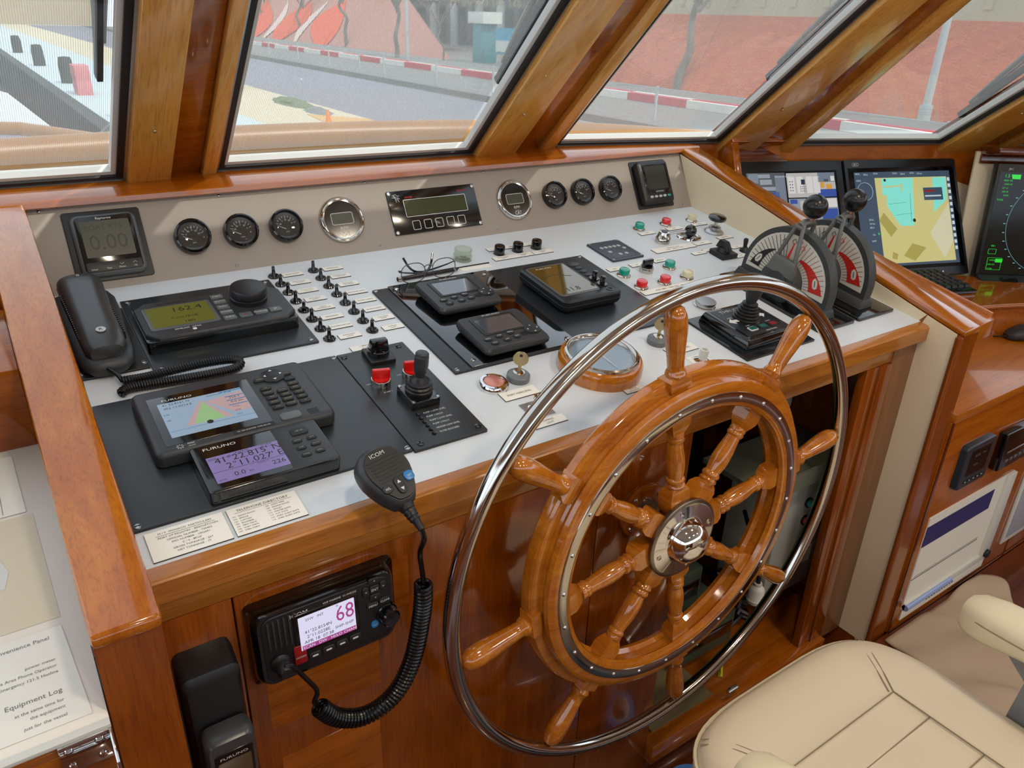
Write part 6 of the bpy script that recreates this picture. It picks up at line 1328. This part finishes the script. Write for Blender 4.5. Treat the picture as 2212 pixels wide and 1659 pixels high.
# windscreen wipers
for k, (p, q, lb) in enumerate(WIPERS):
    t = thing('windscreen_wiper', lb, 'wiper', W0, 'windscreen wipers outside the panes')
    p, q = Vector(p), Vector(q); _, n = PANEQ[k]; d = (q-p).normalized(); sx = d.cross(n).normalized()
    b = MB(); b.hexa([tuple(p+sx*-6+n*10), tuple(p+sx*6+n*10), tuple(q+sx*7+n*10), tuple(q+sx*-7+n*10)], [tuple(p+sx*-4+n*24), tuple(p+sx*4+n*24), tuple(q+sx*4+n*24), tuple(q+sx*-4+n*24)]); b.build('blade', 'rubber', t)
    b = MB(); b.tube([tuple(p+d*40+n*2), tuple(p+d*150-n*8), tuple(q-n*14)], [4, 6, 8], 8); b.tube([tuple(p+d*60+sx*10), tuple(q+sx*16-n*10)], 3.4, 8); b.build('arm', 'wiper_grey', t)
# ================================================================== LIGHT AND CAMERA
w = bpy.data.worlds.new('sky'); SC.world = w; w.use_nodes = True
bg = w.node_tree.nodes['Background']; bg.inputs['Color'].default_value = (.78, .88, 1.0, 1); bg.inputs['Strength'].default_value = 2.1
def light(name, kind, loc, energy, col, rot=(0, 0, 0), size=.3, sy=None):
    d = bpy.data.lights.new(name, kind); d.energy = energy; d.color = col
    if kind == 'AREA':
        d.size = size
        if sy: d.shape = 'RECTANGLE'; d.size_y = sy
    if kind == 'SUN': d.angle = .01
    o = bpy.data.objects.new(name, d); COL.objects.link(o); o.location = loc; o.rotation_euler = rot; return o
light('sun', 'SUN', (0, 0, 20), 3.2, (1, .95, .86), (R(38), R(14), 0))
# recessed ceiling downlights of the wheelhouse
for i, (x, y) in enumerate(((300, -1250), (1150, -1250), (2050, -1300), (300, -2300), (1150, -2300), (2050, -2300))):
    t = thing('ceiling_light', 'round recessed ceiling downlight, number hidden above the picture' if 0 else 'round recessed warm downlight in the wheelhouse ceiling', 'light', T((x, y, 1058)), 'ceiling downlights')
    b = MB(); b.lathe([(45, 0), (60, 0), (60, -4), (45, -4)], closed=True, n=32); b.build('trim_ring', 'steel', t)
    b = MB(); b.cyl(0, 0, -1, 0, 44); b.build('lamp', 'lampglow', t)
    light('downlight', 'AREA', (x*MM, y*MM, 2.045), 4.2, (1, .86, .68), size=.09)
cd = bpy.data.cameras.new('camera'); cam = bpy.data.objects.new('camera', cd); COL.objects.link(cam); SC.camera = cam
r0 = Vector((0.8259027991168328, -0.5629465076309227, 0.031237732906340854)); r1 = Vector((-0.21887811396097875, -0.37119103571775325, -0.9023910384260617)); r2 = Vector((0.5195930500303725, 0.7384500284710732, -0.4297843852575447))
mw = Matrix((r0, -r1, -r2)).transposed().to_4x4(); mw.translation = Vector((-57.25, -1377.46, 427.09))*MM + Vector((0, 0, 1)); cam.matrix_world = mw
cd.sensor_width = 36; cd.lens = 36*1663.806/2212; cd.clip_start = .02; cd.clip_end = 400
SC.view_settings.view_transform = 'Standard'; SC.view_settings.look = 'None'; SC.view_settings.gamma = 1; SC.view_settings.exposure = 0; SC.view_settings.use_curve_mapping = False
SC.cycles.use_denoising = True; SC.cycles.max_bounces = 10; SC.cycles.transparent_max_bounces = 16
# ================================================================== sub-parts: fittings that sit on a part of their thing
SUBS = {'lcd_screen': ('display_surround', 'face'), 'lcd_window': ('display_surround', 'face', 'plate', 'dial', 'front_panel'), 'window_outline': ('plate', 'dial'), 'screen': ('display_surround', 'display_glass', 'front_panel', 'case'),
        'needle': ('dial',), 'hub_bolt': ('hub',), 'band_screw': ('chrome_band',), 'lock_barrel': ('collar',), 'pointer': ('dial', 'dial_plate'), 'hub_cap': ('hub_disc', 'hub'), 'camera_picture': ('display_glass',), 'chart_picture': ('display_glass',),
        'green_text': ('display_glass',), 'range_ring': ('display_glass',), 'maker_mark': ('bezel',), 'indicator_light': ('bezel',), 'badge': ('handset',), 'microphone_hole': ('handset',), 'side_ribs': ('handset',), 'branch': ('trunk',), 'window': ('walls',), 'hole': ('blade',),
        'silver_rings': ('barrel',), 'seat_seams': ('seat_cushion',), 'piping': ('seat_cushion',), 'grille_slots': ('front_cover',), 'bead': (), 'lug': ('case',), 'cap_badge': ('hub',), 'ball': ('stem', 'arm'), 'panel_screw': ('instrument_panel',), 'display_glass': (), 'rating_label': ('case',), 'wheel_mark': ('case',)}
for o in list(COL.objects):
    st = o.name.split('.')[0]
    if st in SUBS and o.parent is not None and o.parent.parent is None:
        sib = [c for c in o.parent.children if c.name.split('.')[0] in SUBS[st] and c is not o]
        if sib and not [c for c in o.children]:
            sib.sort(key=lambda c: SUBS[st].index(c.name.split('.')[0])); s0 = sib[0]
            o.matrix_basis = s0.matrix_basis.inverted() @ o.matrix_basis; o.parent = s0
